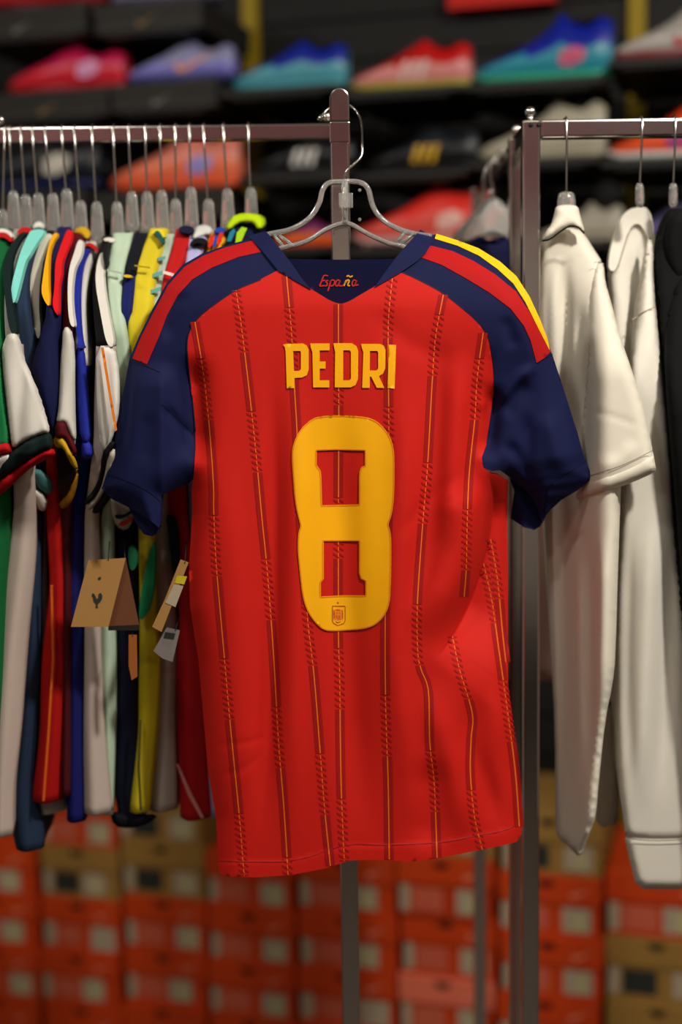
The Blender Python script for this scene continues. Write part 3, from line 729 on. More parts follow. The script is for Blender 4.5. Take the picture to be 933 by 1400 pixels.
def inset(poly, k):
    p = np.array(dens(poly, 3)); q = np.roll(p, 1, 0); r = np.roll(p, -1, 0); tt = r-q; tt /= np.maximum(np.hypot(*tt.T), 1e-6)[:, None]
    A = 0.5*np.sum(p[:, 0]*r[:, 1]-r[:, 0]*p[:, 1]); s = 1 if A > 0 else -1
    return (p+np.stack([-tt[:, 1], tt[:, 0]], 1)*s*k).tolist()
for nm, pl, k in (('number_edge', rnd(EIGHT), 1.2), ('number_edge', H1, -1.2), ('number_edge', H2, -1.2)):
    L = inset(pl, k); strip(nm, L+[L[0]], 1.3, DJ, edge_m, num, -0.0024, 1)
LET = [([(147,128),(160,125),(232,123),(248,132),(256,150),(256,235),(248,258),(228,268),(195,270),(196,313),(163,314),(158,160),(155,140)], [(190,155),(220,155),(223,160),(223,232),(216,240),(193,240)]),
       ([(263,123),(345,123),(345,152),(303,153),(303,200),(328,200),(328,230),(303,230),(303,280),(344,280),(344,310),(275,310),(272,160),(265,140)], None),
       ([(362,122),(440,122),(460,135),(467,155),(466,275),(455,300),(435,310),(367,310),(369,160),(364,138)], [(403,152),(432,152),(436,160),(436,272),(430,280),(403,280)]),
       ([(480,125),(560,125),(576,133),(583,150),(582,230),(572,252),(555,262),(578,312),(546,312),(522,264),(516,264),(516,312),(484,312),(489,160),(482,140)], [(517,155),(548,155),(552,162),(552,228),(546,238),(516,238)]),
       ([(598,128),(628,130),(622,315),(592,312)], None)]
for a, b in LET:
    sheet('letter', [zt(a)]+([zt(b)] if b else []), DJ, yellow, J, 4, -0.0020)
cz = lambda L: [(430+x/13.33, 815+y/13.33) for x, y in L]
sheet('crest_panel', [cz([(345,245),(395,238),(430,225),(470,238),(520,250),(528,420),(430,440),(345,420)])], DJ, crest_f, num, 3, -0.0025)
strokes('crest', [cz(s) for s in ([(330,182),(562,182)], [(330,182),(328,430)], [(562,182),(564,430)], [(328,430),(350,490),(432,536)], [(564,430),(540,490),(432,536)])], 0.9, DJ, crest_m, num, -0.0026, 2)
strokes('crest', [cz(s) for s in ([(402,255),(468,255)], [(362,265),(362,400)], [(515,260),(515,400)], [(412,300),(412,320)], [(458,300),(458,320)], [(348,325),(378,325)], [(500,325),(530,325)], [(400,350),(400,415)], [(430,350),(430,425)], [(465,350),(465,415)], [(390,462),(430,480),(485,460)])], 0.9, DJ, crest_m, num, -0.0028, 2)
star = cz([(432+24*math.sin(i*math.pi/5)*(1 if i % 2 == 0 else .45), 122-24*math.cos(i*math.pi/5)*(1 if i % 2 == 0 else .45)) for i in range(10)])
sheet('star', [star], DJ, crest_m, num, 4, -0.0026)

# ------------------------------------------------------------------ hanger of the jersey
hg = thing('clothes_hanger', 'clear plastic hanger with bent steel hook holding the red jersey', 'hanger', tuple(P(472, 330, 1.75)))
hz = lambda L: [(330+x/2.916, 100+y/2.916) for x, y in L]
def wire(path, Ys, n=8):
    c = catmull([(p[0], p[1], Y) for p, Y in zip(path, Ys)], n); return [P(q[0], q[1], q[2]) for q in c]
hp = [(472,252),(472,240),(476,232),(486,223),(495,212),(495.5,195),(494.5,170),(490,156),(481,146),(470,142),(459,144),(449,149),(442,156),(438,163)]
hy = [1.752,1.752,1.752,1.754,1.758,1.766,1.80,1.815,1.82,1.82,1.82,1.818,1.815,1.812]
V, F = tube(wire(hp, hy), 0.0016, 8); mesh('hook', V, F, steel, hg)
V, F = tube([P(440.5,158,1.813), P(436.5,165,1.812)], 0.0033, 10); mesh('hook_tip', V, F, steel, hg)
ua = hz([(60,655),(120,640),(200,622),(270,580),(310,520),(325,465),(350,438),(400,433),(470,435),(505,460),(525,530),(560,580),(620,618),(690,640),(760,650)])
V1 = tube(wire(ua, [1.752]*len(ua), 6), 0.0033, 10)
la = hz([(70,720),(160,698),(260,670),(340,622),(400,600),(440,604),(500,638),(580,675),(640,690),(740,715)])
V2 = tube(wire(la, [1.752]*len(la), 6), 0.0030, 10)
V, F = join_mesh([V1, V2]); mesh('frame', V, F, clear, hg)
for a, b in (((150,645),(210,690)), ((130,645),(170,695)), ((690,640),(625,688)), ((655,632),(610,684))):
    V, F = tube([P(*hz([a])[0], 1.752), P(*hz([b])[0], 1.752)], 0.0022, 8); mesh('web', V, F, clear, hg)
V, F = tube([P(472,248,1.752), P(472,306,1.752)], 0.0042, 10); mesh('stem', V, F, clear, hg)
q0, q1 = P(463.5,285,1.752), P(482.5,264.5,1.752)
vbox('size_clip', q0[0], q1[0], 1.744, 1.750, q0[2], q1[2], clear, hg, 0.001)
for py in (260, 300):
    V, F = sphere(P(492, py, 1.752), .0022, 10, 6); mesh('web_stud', V, F, clear, hg)

# ------------------------------------------------------------------ shirts on the left rail
def cc(rgb): return fab('cloth_%d_%d_%d' % rgb, rgb, rough=0.75, spec=0.15)
WHITE, CREAM, PINKW = (208, 203, 192), (196, 190, 174), (190, 172, 160)
def ycurve(ctrl, y):                       # smooth interpolation of traced rows
    ctrl = np.array(ctrl, float); o = []
    for j in range(1, ctrl.shape[1]):
        f = lambda q: np.interp(q, ctrl[:, 0], ctrl[:, j])
        o.append(sum(f(y+d) for d in (-14, -7, 0, 7, 14))/5)
    return o
def loft(name, edge, Yf, NX, NYc, m, parent, far=1.0, step=12, fold=0.06, fmax=0.22, seed=0):
    """hanging cloth: near edge traced as rows (y, left, right), running back past the rail"""
    y0, y1 = edge[0][0], edge[-1][0]; ys = np.linspace(y0, y1, max(3, int((y1-y0)/step)+1))
    xl, xr = ycurve(edge, ys); Y = Yf(ys); V, F = [], []
    pc = P((xl+xr)/2, ys, Y); rr = (xr-xl)/2*Y/FPX
    i = np.argmin(Y); u = pc[i, :2]-np.array([NX, NYc]); u = u/np.linalg.norm(u); v = np.array([-u[1], u[0]])
    rs = np.random.RandomState(seed); ph = rs.uniform(0, 6, 4); n = 0
    for j in range(len(ys)):
        d = pc[j, :2]-np.array([NX, NYc]); a = d @ u; lat = d @ v; r = max(rr[j], 0.003)
        b = min(a*far, fmax); a = max(a, -b+2*r+0.004)
        ring = [(a-r+r*math.cos(t)*(1+.16*math.sin(3.2*t+ph[1]+j*.06)), r*math.sin(t)*(1+.05*math.sin(j*.35+ph[2]))) for t in np.linspace(-math.pi/2, math.pi/2, 13)]
        L = a-r+b
        k = np.linspace(0, 1, 9)[1:]
        wv = fold*r*8*(j/len(ys))
        up = [(a-r-L*q, r*(1-0.35*q)+wv*math.sin(q*9+ph[0]+j*.05)*q) for q in k]
        dn = [(a-r-L*q, -r*(1-0.35*q)+wv*math.sin(q*9+ph[0]+j*.05)*q) for q in k]
        ring = ring+up+dn[::-1]; n = len(ring)
        for (c, e) in ring:
            q = np.array([NX, NYc])+u*c+v*(lat+e); V.append(np.array([q[0], q[1], pc[j, 2]]))
    for j in range(len(ys)-1):
        for k in range(n): F.append((j*n+k, j*n+(k+1) % n, (j+1)*n+(k+1) % n, (j+1)*n+k))
    F.append(tuple(range(n-1, -1, -1))); F.append(tuple((len(ys)-1)*n+k for k in range(n)))
    return mesh(name, V, F, m, parent)
def Ycurve(yn, ysh, Ys, Yn=1.925, Yh=None):
    Yh = Ys+0.015 if Yh is None else Yh
    return lambda y: np.interp(y, [yn-20, yn, yn+(ysh-yn)*.35, ysh, 620, 720, 1180], [Yn, Yn-0.015, Yn-(Yn-Ys)*.55, Ys, Ys, Ys+0.06, Ys+0.07])

def left_hanger(xh, xb, ytop, Ys, i):
    """wire hook over the rail and clear plastic neck; shoulders hidden in the shirt"""
    lb = NECKS[int(np.argmin([abs(q[0]-xb) for q in NECKS]))][1] if i else 'jersey at the very end of the rail'
    t = thing('clothes_hanger', 'clear hanger with wire hook inside the '+lb, 'hanger', tuple(P(xb, 320, RY)), 'hangers on the jersey rail')
    a = P(xh, 172, RY); zt = zr1+0.0018; b = P(xb, ytop, RY-0.004)
    pts = [(a[0], RY+0.012, zr0+0.004), (a[0], RY+0.0125, zt-0.004), (a[0], RY+0.006, zt+0.001), (a[0], RY-0.006, zt+0.001), (a[0], RY-0.0125, zt-0.004)]
    pts += [(a[0]+(b[0]-a[0])*q, RY-0.0125+0.008*q, zt-0.004+(b[2]-0.02-zt+0.004)*q) for q in (.3, .6, .85, 1)]
    V, F = tube(pts, 0.0014, 6); mesh('hook', V, F, steel, t)
    q1, q2 = 0.0078, 0.0105; h = 0.052+0.004*(i % 3)
    rows = []
    for z, r in ((0, .55), (-.006, .95), (-.02, 1.05), (-h*.8, 1.25), (-h, 1.3)):
        rows.append((b[2]+z, q1*r))
    V, F = [], []
    for z, r in rows:
        for k in range(12):
            an = 2*math.pi*k/12; V.append(np.array([b[0]+r*math.copysign(abs(math.cos(an))**.6, math.cos(an)), b[1]+0.6*r*math.sin(an), z]))
    for j in range(len(rows)-1):
        for k in range(12): F.append((j*12+k, (j+1)*12+k, (j+1)*12+(k+1) % 12, j*12+(k+1) % 12))
    F += [tuple(range(12)), tuple(range(len(rows)*12-1, len(rows)*12-13, -1))]
    mesh('neck', V, F, clear, t)
    V, F = tube([(b[0], b[1]-.03, b[2]-h-.035), (b[0], b[1]-.012, b[2]-h-.012), (b[0], b[1], b[2]-h), (b[0], b[1]+.03, b[2]-h-.02), (b[0], b[1]+.12, b[2]-h-.07)], .004, 8)
    mesh('shoulder_bar', V, F, clear, t)
HX = [(9,3,286),(15,18,261),(30,35,266),(46,52,264),(63,72,264),(86,91,258),(103,110,274),(127,132,276),(156,160,276),(177,180,262),(200,201,262),(220,221,260),(241,240,272),(260,261,256),(279,285,272),(306,311,258),(340,343,256)]
NECKS = [(18,'green jersey'),(35,'white jersey with green and red cuff'),(52,'aqua striped teal blue jersey'),(72,'black jersey with cream stripe'),(91,'navy jersey with yellow and red stripes'),(110,'maroon jersey with gold collar'),(132,'white jersey with long blue stripe'),(160,'white jersey with black stripe'),(180,'pale mint green jersey'),(201,'black and navy jersey'),(221,'bright yellow jersey'),(240,'white and mint patterned jersey'),(261,'red jersey with navy collar'),(285,'pale lavender jersey'),(311,'yellow red and blue patterned jersey'),(343,'navy jersey with neon collar')]
for i, (a, b, c) in enumerate(HX): left_hanger(a, b, c, 0, i)

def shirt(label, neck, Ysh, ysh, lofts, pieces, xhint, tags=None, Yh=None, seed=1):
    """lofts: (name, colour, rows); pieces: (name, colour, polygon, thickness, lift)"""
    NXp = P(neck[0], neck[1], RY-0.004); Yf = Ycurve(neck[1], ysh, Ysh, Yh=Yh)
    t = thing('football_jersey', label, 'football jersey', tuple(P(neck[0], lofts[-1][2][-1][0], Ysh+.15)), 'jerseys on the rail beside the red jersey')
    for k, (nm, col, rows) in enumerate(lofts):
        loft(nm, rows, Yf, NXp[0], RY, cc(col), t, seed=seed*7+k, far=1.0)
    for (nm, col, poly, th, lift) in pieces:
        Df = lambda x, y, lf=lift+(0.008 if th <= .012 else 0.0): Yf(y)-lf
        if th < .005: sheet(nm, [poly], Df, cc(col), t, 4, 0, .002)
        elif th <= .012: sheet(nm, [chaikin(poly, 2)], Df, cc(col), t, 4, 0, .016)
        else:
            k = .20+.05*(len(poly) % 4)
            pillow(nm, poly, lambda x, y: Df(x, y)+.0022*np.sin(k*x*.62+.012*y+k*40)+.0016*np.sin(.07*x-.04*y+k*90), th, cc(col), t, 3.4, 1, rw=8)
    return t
GREEN, DKG, RED, MAR = (18, 92, 48), (14, 30, 28), (176, 20, 20), (82, 14, 24)
shirt('green jersey with red and white trimmed collar and cuff at the rail end', (3,316), 1.69, 470,
      [('body', GREEN, [(312,-16,15),(360,-22,10),(460,-30,4),(600,-34,8),(720,-34,14),(860,-38,10),(1120,-40,4)])],
      [('collar', RED, [(-4,318),(8,317),(17,326),(15,332),(6,324),(-4,325)], .010, .004), ('collar', WHITE, [(-4,313),(8,312),(17,320),(17,326),(8,318),(-4,319)], .010, .003),
       ('sleeve', (30,120,66), [(-22,455),(-2,462),(3,500),(9,557),(15,606),(8,612),(-22,616)], .03, .012), ('cuff', RED, [(-22,606),(2,604),(12,604),(17,612),(17,622),(8,620),(-22,630)], .03, .016),
       ('cuff', WHITE, [(-22,626),(4,622),(13,618),(17,626),(14,640),(6,652),(-22,668)], .026, .015)], 0)
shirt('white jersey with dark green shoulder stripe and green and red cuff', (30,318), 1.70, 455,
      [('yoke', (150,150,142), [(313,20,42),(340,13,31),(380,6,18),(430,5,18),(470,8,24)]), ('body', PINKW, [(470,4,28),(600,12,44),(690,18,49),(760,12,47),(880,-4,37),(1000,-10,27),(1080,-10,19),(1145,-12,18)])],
      [('collar', RED, [(22,320),(26,312),(35,310),(43,312),(43,318),(34,318)], .012, .006), ('shoulder_stripe', DKG, [(24,321),(10,344),(3,370),(6,402),(13,457),(25,457),(18,424),(13,392),(14,370),(18,347),(30,324),(38,320),(34,316)], .012, .008),
       ('sleeve', WHITE, [(12,455),(25,455),(33,490),(41,508),(55,542),(64,572),(69,592),(57,595),(38,602),(18,616),(14,603),(9,557),(3,506),(2,480),(6,465)], .035, .026),
       ('cuff', DKG, [(70,590),(57,593),(38,600),(18,614),(-6,640),(-6,660),(2,655),(22,642),(41,628),(58,618),(73,614)], .030, .028), ('cuff', (170,12,20), [(73,612),(58,616),(41,626),(22,640),(-6,660),(-6,682),(12,668),(30,650),(45,638),(62,629),(77,622)], .028, .027)], 0)
shirt('dark teal blue jersey with aqua shoulder stripe and white collar', (54,312), 1.745, 420,
      [('body', (36,50,72), [(308,44,62),(350,27,43),(400,19,36),(480,24,50),(560,24,60),(690,30,56),(880,34,55),(980,27,50),(1080,15,46),(1150,14,59),(1164,22,58)])],
      [('collar', WHITE, [(43,314),(46,305),(53,302),(60,305),(63,314),(52,312)], .016, .008), ('shoulder_stripe', (122,205,192), [(43,314),(59,313),(61,318),(51,331),(39,351),(34,359),(27,389),(18,421),(14,396),(22,365),(29,341),(38,322)], .010, .007),
       ('sleeve', (70,120,116), [(34,648),(50,638),(73,656),(71,675),(64,677),(40,658)], .02, .02), ('cuff', (205,196,184), [(30,664),(38,659),(66,680),(63,698),(55,699),(46,690)], .022, .022)], 0)
shirt('black jersey with a broad cream shoulder stripe', (67,320), 1.775, 450,
      [('yoke', (16,18,18), [(315,58,73),(360,44,63),(400,36,58),(470,40,60),(560,46,66)]), ('body', (180,172,162), [(560,44,66),(690,46,62),(880,50,66),(1000,48,70),(1090,43,86),(1113,43,90)])],
      [('shoulder_stripe', CREAM, [(61,319),(72,320),(68,333),(60,352),(56,376),(54,393),(53,420),(56,455),(52,465),(48,454),(43,425),(40,396),(43,370),(50,344)], .010, .007)], 0)
shirt('navy jersey with yellow and red shoulder stripes and red body', (90,314), 1.735, 425,
      [('yoke', (22,26,72), [(310,80,97),(340,70,92),(380,64,86),(425,62,82),(520,54,82),(600,62,80)]), ('body', (165,18,16), [(600,62,80),(690,62,83),(800,66,92),(900,56,93),(1000,51,92),(1085,42,85),(1098,42,84)])],
      [('shoulder_stripe', (225,160,10), [(71,322),(77,317),(79,322),(72,331),(67,344),(66,364),(66,392),(68,409),(67,420),(61,412),(56,399),(59,376),(63,351),(67,333)], .008, .007),
       ('shoulder_stripe', (205,20,24), [(92,313),(98,315),(98,327),(90,344),(84,360),(84,376),(80,389),(80,430),(78,431),(71,418),(75,391),(75,360),(80,344),(85,330)], .008, .008),
       ('sleeve', (19,23,62), [(67,419),(72,419),(79,430),(82,441),(84,500),(82,550),(78,580),(77,602),(69,594),(55,545),(42,508),(48,480),(53,466),(62,434)], .030, .014),
       ('pinstripe', (205,90,20), [(69,800),(72,800),(74,900),(68,1000),(61,1095),(58,1095),(65,1000),(71,900)], .003, .005)], 0)
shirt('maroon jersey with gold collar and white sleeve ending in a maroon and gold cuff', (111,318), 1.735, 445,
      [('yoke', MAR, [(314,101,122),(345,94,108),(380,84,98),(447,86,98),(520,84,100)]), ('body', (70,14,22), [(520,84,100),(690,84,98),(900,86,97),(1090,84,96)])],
      [('collar', (190,150,28), [(99,319),(103,312),(113,309),(122,313),(125,322),(119,328),(110,320)], .014, .008),
       ('shoulder_stripe', WHITE, [(107,327),(113,329),(113,337),(111,350),(103,364),(100,377),(98,400),(99,425),(103,450),(94,442),(92,393),(95,364),(101,347)], .008, .008),
       ('sleeve', WHITE, [(86,448),(97,446),(103,475),(103,550),(105,610),(98,600),(92,587),(88,578),(76,580),(80,560),(81,535),(83,490),(85,470)], .024, .018),
       ('cuff', MAR, [(75,578),(82,575),(90,576),(93,590),(104,608),(106,627),(96,614),(90,599),(75,602)], .022, .022), ('cuff', (200,158,26), [(72,603),(76,595),(88,595),(93,610),(104,628),(107,641),(104,646),(95,633),(86,613),(78,613)], .02, .022),
       ('cuff', (150,100,14), [(98,652),(108,641),(105,670),(96,690),(86,697),(79,690),(92,675)], .014, .012), ('sleeve_inside', (28,10,12), [(78,612),(87,614),(96,634),(104,646),(100,660),(88,680),(80,676)], .01, .006)], 0)
shirt('white jersey with a long blue shoulder stripe and blue sleeve', (126,335), 1.742, 470,
      [('yoke', WHITE, [(330,114,131),(370,103,121),(420,99,116),(475,102,117),(500,102,120)]), ('body', (22,26,92), [(500,102,120),(600,104,122),(690,94,118),(800,84,116),(900,91,115),(1000,91,115),(1125,89,118)])],
      [('collar', RED, [(114,336),(121,331),(129,334),(134,346),(130,342),(122,336)], .008, .006), ('shoulder_stripe', (34,44,150), [(113,340),(124,340),(116,352),(111,370),(108,402),(109,441),(112,470),(116,476),(105,476),(107,466),(101,434),(98,405),(101,376),(106,357)], .008, .009),
       ('sleeve', (34,44,150), [(103,480),(108,473),(116,478),(118,500),(123,560),(126,607),(110,607),(105,560),(104,520)], .024, .014), ('cuff', (40,50,160), [(110,604),(126,603),(129,626),(112,630)], .026, .016)], 0)
shirt('white jersey with black shoulder stripe and orange sleeve line', (152,330), 1.735, 470,
      [('yoke', (24,24,22), [(322,142,160),(350,133,150),(385,125,143),(430,127,149),(473,132,158)]), ('body', (188,172,160), [(473,130,158),(600,128,152),(700,115,134),(800,115,137),(900,114,138),(1000,114,142),(1115,112,155)])],
      [('shoulder_stripe', WHITE, [(139,342),(143,352),(141,381),(148,426),(158,474),(146,474),(137,426),(130,387),(132,360)], .010, .009), ('collar', WHITE, [(140,328),(146,324),(158,326),(156,332),(147,330)], .008, .008),
       ('sleeve', (212,208,198), [(131,473),(157,472),(164,510),(164,560),(157,590),(149,612),(141,622),(135,600),(132,540)], .028, .024), ('sleeve_line', (225,120,30), [(138,475),(141.5,475),(160,588),(157,590)], .004, .027),
       ('cuff', (18,18,18), [(139,622),(148,606),(158,600),(157,609),(149,618),(145,640),(141,660),(131,680),(118,692),(114,685),(128,670),(137,650)], .018, .024), ('cuff', (190,182,165), [(147,622),(157,611),(158,624),(152,642),(147,664),(137,682),(124,699),(118,692),(133,676),(142,655)], .018, .025),
       ('cuff', (18,18,18), [(152,642),(160,630),(156,670),(146,690),(132,704),(124,699),(138,682),(148,664)], .016, .023)], 0)
shirt('pale mint green jersey with round neck', (170,322), 1.755, 450,
      [('body', (176,196,170), [(318,156,182),(345,149,177),(375,144,168),(415,147,168),(450,153,173),(500,160,180),(560,164,184),(640,158,180),(700,138,155),(900,138,158),(1000,140,158),(1115,142,154)])],
      [('collar', (20,22,22), [(149,332),(146,350),(148,360),(144,366),(140,350),(142,336),(147,328)], .010, .010), ('sleeve_seam', (150,160,140), [(146,368),(166,372),(166,374.5),(146,370.5)], .004, .006), ('sleeve', CREAM, [(146,676),(158,680),(184,700),(178,722),(166,726),(154,712)], .03, .012), ('cuff_stripe', (24,28,50), [(155,704),(162,712),(184,700),(182,697),(163,707)], .010, .022), ('cuff_stripe', (170,40,40), [(160,716),(168,722),(183,709),(183,704),(169,714)], .010, .022)], 0)
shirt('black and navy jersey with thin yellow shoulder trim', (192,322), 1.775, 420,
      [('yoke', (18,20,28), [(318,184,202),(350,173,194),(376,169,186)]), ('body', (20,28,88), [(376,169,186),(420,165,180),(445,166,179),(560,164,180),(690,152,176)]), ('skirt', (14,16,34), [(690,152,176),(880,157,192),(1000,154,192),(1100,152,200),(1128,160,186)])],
      [('shoulder_stripe', (200,160,40), [(169,375),(180,376),(180,380),(169,379)], .006, .005), ('hem', (10,12,22), [(150,1108),(180,1114),(219,1112),(205,1126),(180,1133),(155,1130)], .02, .004)], 0)
shirt('bright yellow jersey with teal trimmed collar and green side', (217,318), 1.765, 440,
      [('body', (205,184,36), [(312,206,228),(345,189,221),(365,182,213),(400,177,210),(440,172,206),(480,173,198),(560,180,206),(700,188,207),(850,189,209),(900,189,216),(1000,187,213),(1112,175,202)])],
      [('collar', (20,80,78), [(210,318),(216,314),(222,322),(225,331),(221,335),(218,326)], .008, .010), ('collar', (214,196,30), [(206,320),(214,313),(220,312),(227,322),(224,326),(216,317)], .010, .008),
       ('sleeve_seam', (150,128,20), [(184,362),(205,365),(205,367),(184,364)], .004, .006), ('side_panel', (24,110,66), [(211,738),(213,760),(208,830),(193,850),(189,840),(196,790),(205,752)], .012, .008), ('side_panel', (20,90,56), [(175,745),(186,750),(188,770),(182,782),(176,775)], .012, .03),
       ('side_line', (60,60,26), [(191,985),(193,985),(191,1050),(194,1108),(191,1108),(188,1050)], .003, .006)], 0)
shirt('white and mint patterned jersey with a pale lower body', (234,325), 1.80, 420,
      [('yoke', (168,186,170), [(320,226,241),(360,213,231),(400,203,223),(430,202,216),(560,204,220)]), ('body', (176,164,152), [(560,204,220),(720,204,233),(800,205,237),(880,211,239),(1000,207,239),(1110,199,240)])],
      [('wave_print', (90,150,140), [(216,352),(226,350),(226,354),(216,357)], .004, .006), ('wave_print', (90,150,140), [(209,374),(222,370),(222,375),(209,380)], .004, .006), ('wave_print', (90,150,140), [(206,396),(220,392),(220,397),(206,402)], .004, .006)], 0)
shirt('red jersey with navy collar and a white shoulder line', (254,316), 1.80, 410,
      [('body', (178,24,26), [(312,240,264),(345,231,257),(375,221,242),(395,219,236),(480,220,240),(700,228,252),(850,244,264),(900,239,272),(1000,237,280),(1122,243,286)])],
      [('collar', (20,24,48), [(242,316),(247,309),(258,308),(266,312),(262,320),(250,318)], .012, .008), ('shoulder_line', (225,190,180), [(224,370),(238,374),(237,378),(223,374)], .004, .007), ('side_line', (205,130,125), [(241,1045),(244,1045),(262,1085),(279,1118),(275,1119),(257,1087)], .003, .006),
       ('side_panel', (16,40,34), [(226,700),(244,715),(246,770),(236,790),(232,740)], .01, .006)], 0)
shirt('pale lavender jersey with white collar band and black trim', (278,314), 1.82, 400,
      [('body', (165,165,205), [(320,258,284),(345,252,274),(400,248,266),(560,250,268),(800,262,280),(1000,272,288),(1118,282,296)])],
      [('collar', (205,205,198), [(263,328),(264,316),(270,308),(282,307),(291,312),(290,320),(278,322)], .016, .010), ('collar_trim', (16,16,20), [(258,338),(262,328),(275,324),(284,328),(282,335),(270,331)], .008, .010)], 0)
shirt('yellow, red and blue patterned jersey beside the neon collar', (300,316), 1.825, 400,
      [('body', (215,160,20), [(314,286,310),(340,280,304),(400,272,296),(700,275,298),(1100,300,320)])],
      [('collar', (30,60,150), [(290,318),(298,310),(308,312),(308,318),(298,318)], .008, .008), ('flame_print', (200,40,20), [(288,322),(293,320),(292,332),(286,340),(284,336)], .004, .007), ('flame_print', (200,40,20), [(300,318),(306,318),(303,330),(298,338),(297,330)], .004, .007), ('flame_print', (30,60,150), [(294,322),(298,322),(295,336),(291,338)], .004, .007)], 0)
shirt('dark navy jersey with neon yellow green collar', (334,300), 1.84, 400,
      [('body', (16,22, 50), [(304,308,362),(330,306,352),(380,300,340),(700,300,335),(1100,310,345)])],
      [('collar', (175,205,10), [(308,312),(313,300),(325,292),(345,291),(361,295),(365,304),(360,312),(352,314),(348,306),(338,303),(324,306),(314,315)], .014, .014),
       ('zigzag_print', (150,190,20), [(324,318),(331,310),(338,312),(330,330),(322,332)], .004, .012), ('zigzag_print', (30,110,130), [(314,318),(320,312),(322,316),(316,330),(310,330)], .004, .012)], 0)

# swing tags
m_kr = mat('tag_kraft', (160, 118, 64), kind='card'); m_kb = mat('tag_brown', (104, 62, 38), kind='card')
def flatY(Y): return lambda x, y: np.full_like(np.asarray(x, float), Y)
def tagt(name, label, poly, Y, m, marks, hang):
    t = thing(name, label, 'swing tag', tuple(P(np.mean([p[0] for p in poly]), max(p[1] for p in poly), 1.7)))
    pl = sheet('card', [poly], Y if callable(Y) else flatY(Y), m, t, 12, 0, .0012)
    for nm, mm, q in marks: sheet(nm, [q], Y if callable(Y) else flatY(Y), mm, pl, 8, -.0008)
    Yv = float(Y(np.array([hang[0][0]]), np.array([hang[0][1]]))[0]) if callable(Y) else Y
    V, F = tube([P(hang[0][0], hang[0][1], Yv-.001), P(hang[1][0], hang[1][1], Yv+.02)], .0007, 5); mesh('string', V, F, black_plastic, t)
cock = [(126.5,811),(129,812),(131,816),(132,819),(134.5,817.5),(135,812),(138,810.5),(140,814),(139.5,819),(137,823.5),(134,825.5),(133.5,829),(135,831),(130.5,831),(131.5,828),(131,825.5),(128,822),(127.5,817),(125.5,815)]
tagt('swing_tag', 'tan kraft swing tag with a small dark rooster emblem', [(121,766),(172,763),(148.5,857),(97,857)], lambda x, y: 1.722+0*x+np.clip((x-100)/100, 0, 1)*.008, m_kr,
     [('emblem', m_ink, cock), ('print_mark', m_ink, [(134,790),(138,788),(138,792),(135,793)])], ((148,766), (150,740)))
tagt('swing_tag', 'dark brown swing tag behind the tan rooster tag', [(172,764),(190,853),(190,862),(148,862),(148,850)], lambda x, y: 1.735+0*x, m_kb,
     [('print_strip', mat('tag_ink', (34, 26, 22), kind='card'), [(148,856),(190,854),(190,862),(148,862)])], ((171,768), (170,742)))
tagt('swing_tag', 'narrow kraft swing tag with a yellow sticker and white price label', [(247,765),(258,769),(240,815),(221,864),(208,857),(226,818)], lambda x, y: 1.715+0*x, m_kr,
     [('sticker', mat('tag_yellow', (190, 170, 30), kind='card'), [(242,787),(256,788),(252,799),(239,797)]), ('price_label', m_white, [(238,799),(251,801),(240,830),(226,824)])], ((253,770), (255,740)))
tagt('swing_tag', 'grey printed swing tag hanging under the kraft one', [(228,858),(246,862),(236,905),(222,900),(210,890)], lambda x, y: 1.735+0*x, mat('tag_grey', (120, 112, 108), kind='card'),
     [('print_block', m_ink, [(226,864),(240,866),(238,874),(224,872)])], ((240,862), (246,840)))
tagt('swing_tag', 'thin orange brown swing tag in front of the navy hem', [(176,868),(187,868),(188,925),(180,930),(176,910)], lambda x, y: 1.735+0*x, mat('tag_orange', (150, 84, 34), kind='card'), [], ((181,870), (182,850)))

# ------------------------------------------------------------------ clothes on the right rail
def right_hanger(xh, xb, y0, y1, Yc, wpx, label):
    t = thing('clothes_hanger', label, 'hanger', tuple(P(xb, y1, Yc)), 'hangers on the right rail')
    a = P(xh, 168, RY2); zt = zt2+0.0018; b = P(xb, y0, Yc)
    pts = [(a[0], RY2+0.014, zb2+.004), (a[0], RY2+0.0145, zt-.004), (a[0], RY2+.008, zt+.001), (a[0], RY2-.008, zt+.001), (a[0], RY2-.0145, zt-.004)]
    pts += [(a[0]+(b[0]-a[0])*q, RY2-.0145+(Yc-RY2+.0145)*q, zt-.004+(b[2]-.01-zt+.004)*q) for q in (.3, .6, .85, 1)]
    V, F = tube(pts, 0.0014, 6); mesh('hook', V, F, steel, t)
    poly = [(xb-wpx*.35, y0), (xb+wpx*.35, y0), (xb+wpx*.5, y0+6), (xb+wpx*.55, y1), (xb-wpx*.55, y1), (xb-wpx*.5, y0+6)]
    pillow('neck', poly, flatY(Yc-.006), .012, clear, t, 4, 1)
cream = fab('cream_cotton', (222, 214, 196), rough=0.85, spec=0.1); cream2 = fab('cream_fleece', (218, 212, 198), rough=0.9, spec=0.08)
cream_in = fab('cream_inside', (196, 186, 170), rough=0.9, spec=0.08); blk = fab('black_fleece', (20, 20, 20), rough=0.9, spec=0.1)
seam_c = fab('cream_seam', (150, 138, 118), rough=0.9)
right_hanger(773, 775, 262, 290, 1.855, 24, 'clear hanger inside the collar of the cream T-shirt')
right_hanger(876, 875, 250, 284, 1.855, 12, 'clear hanger inside the neck of the cream sweatshirt')
right_hanger(921, 921, 250, 284, 1.855, 12, 'clear hanger inside the black hooded top')
def gp(x, y, path, wd): return gauss_path(np.stack([np.asarray(x, float), np.asarray(y, float)], 1), path, wd)
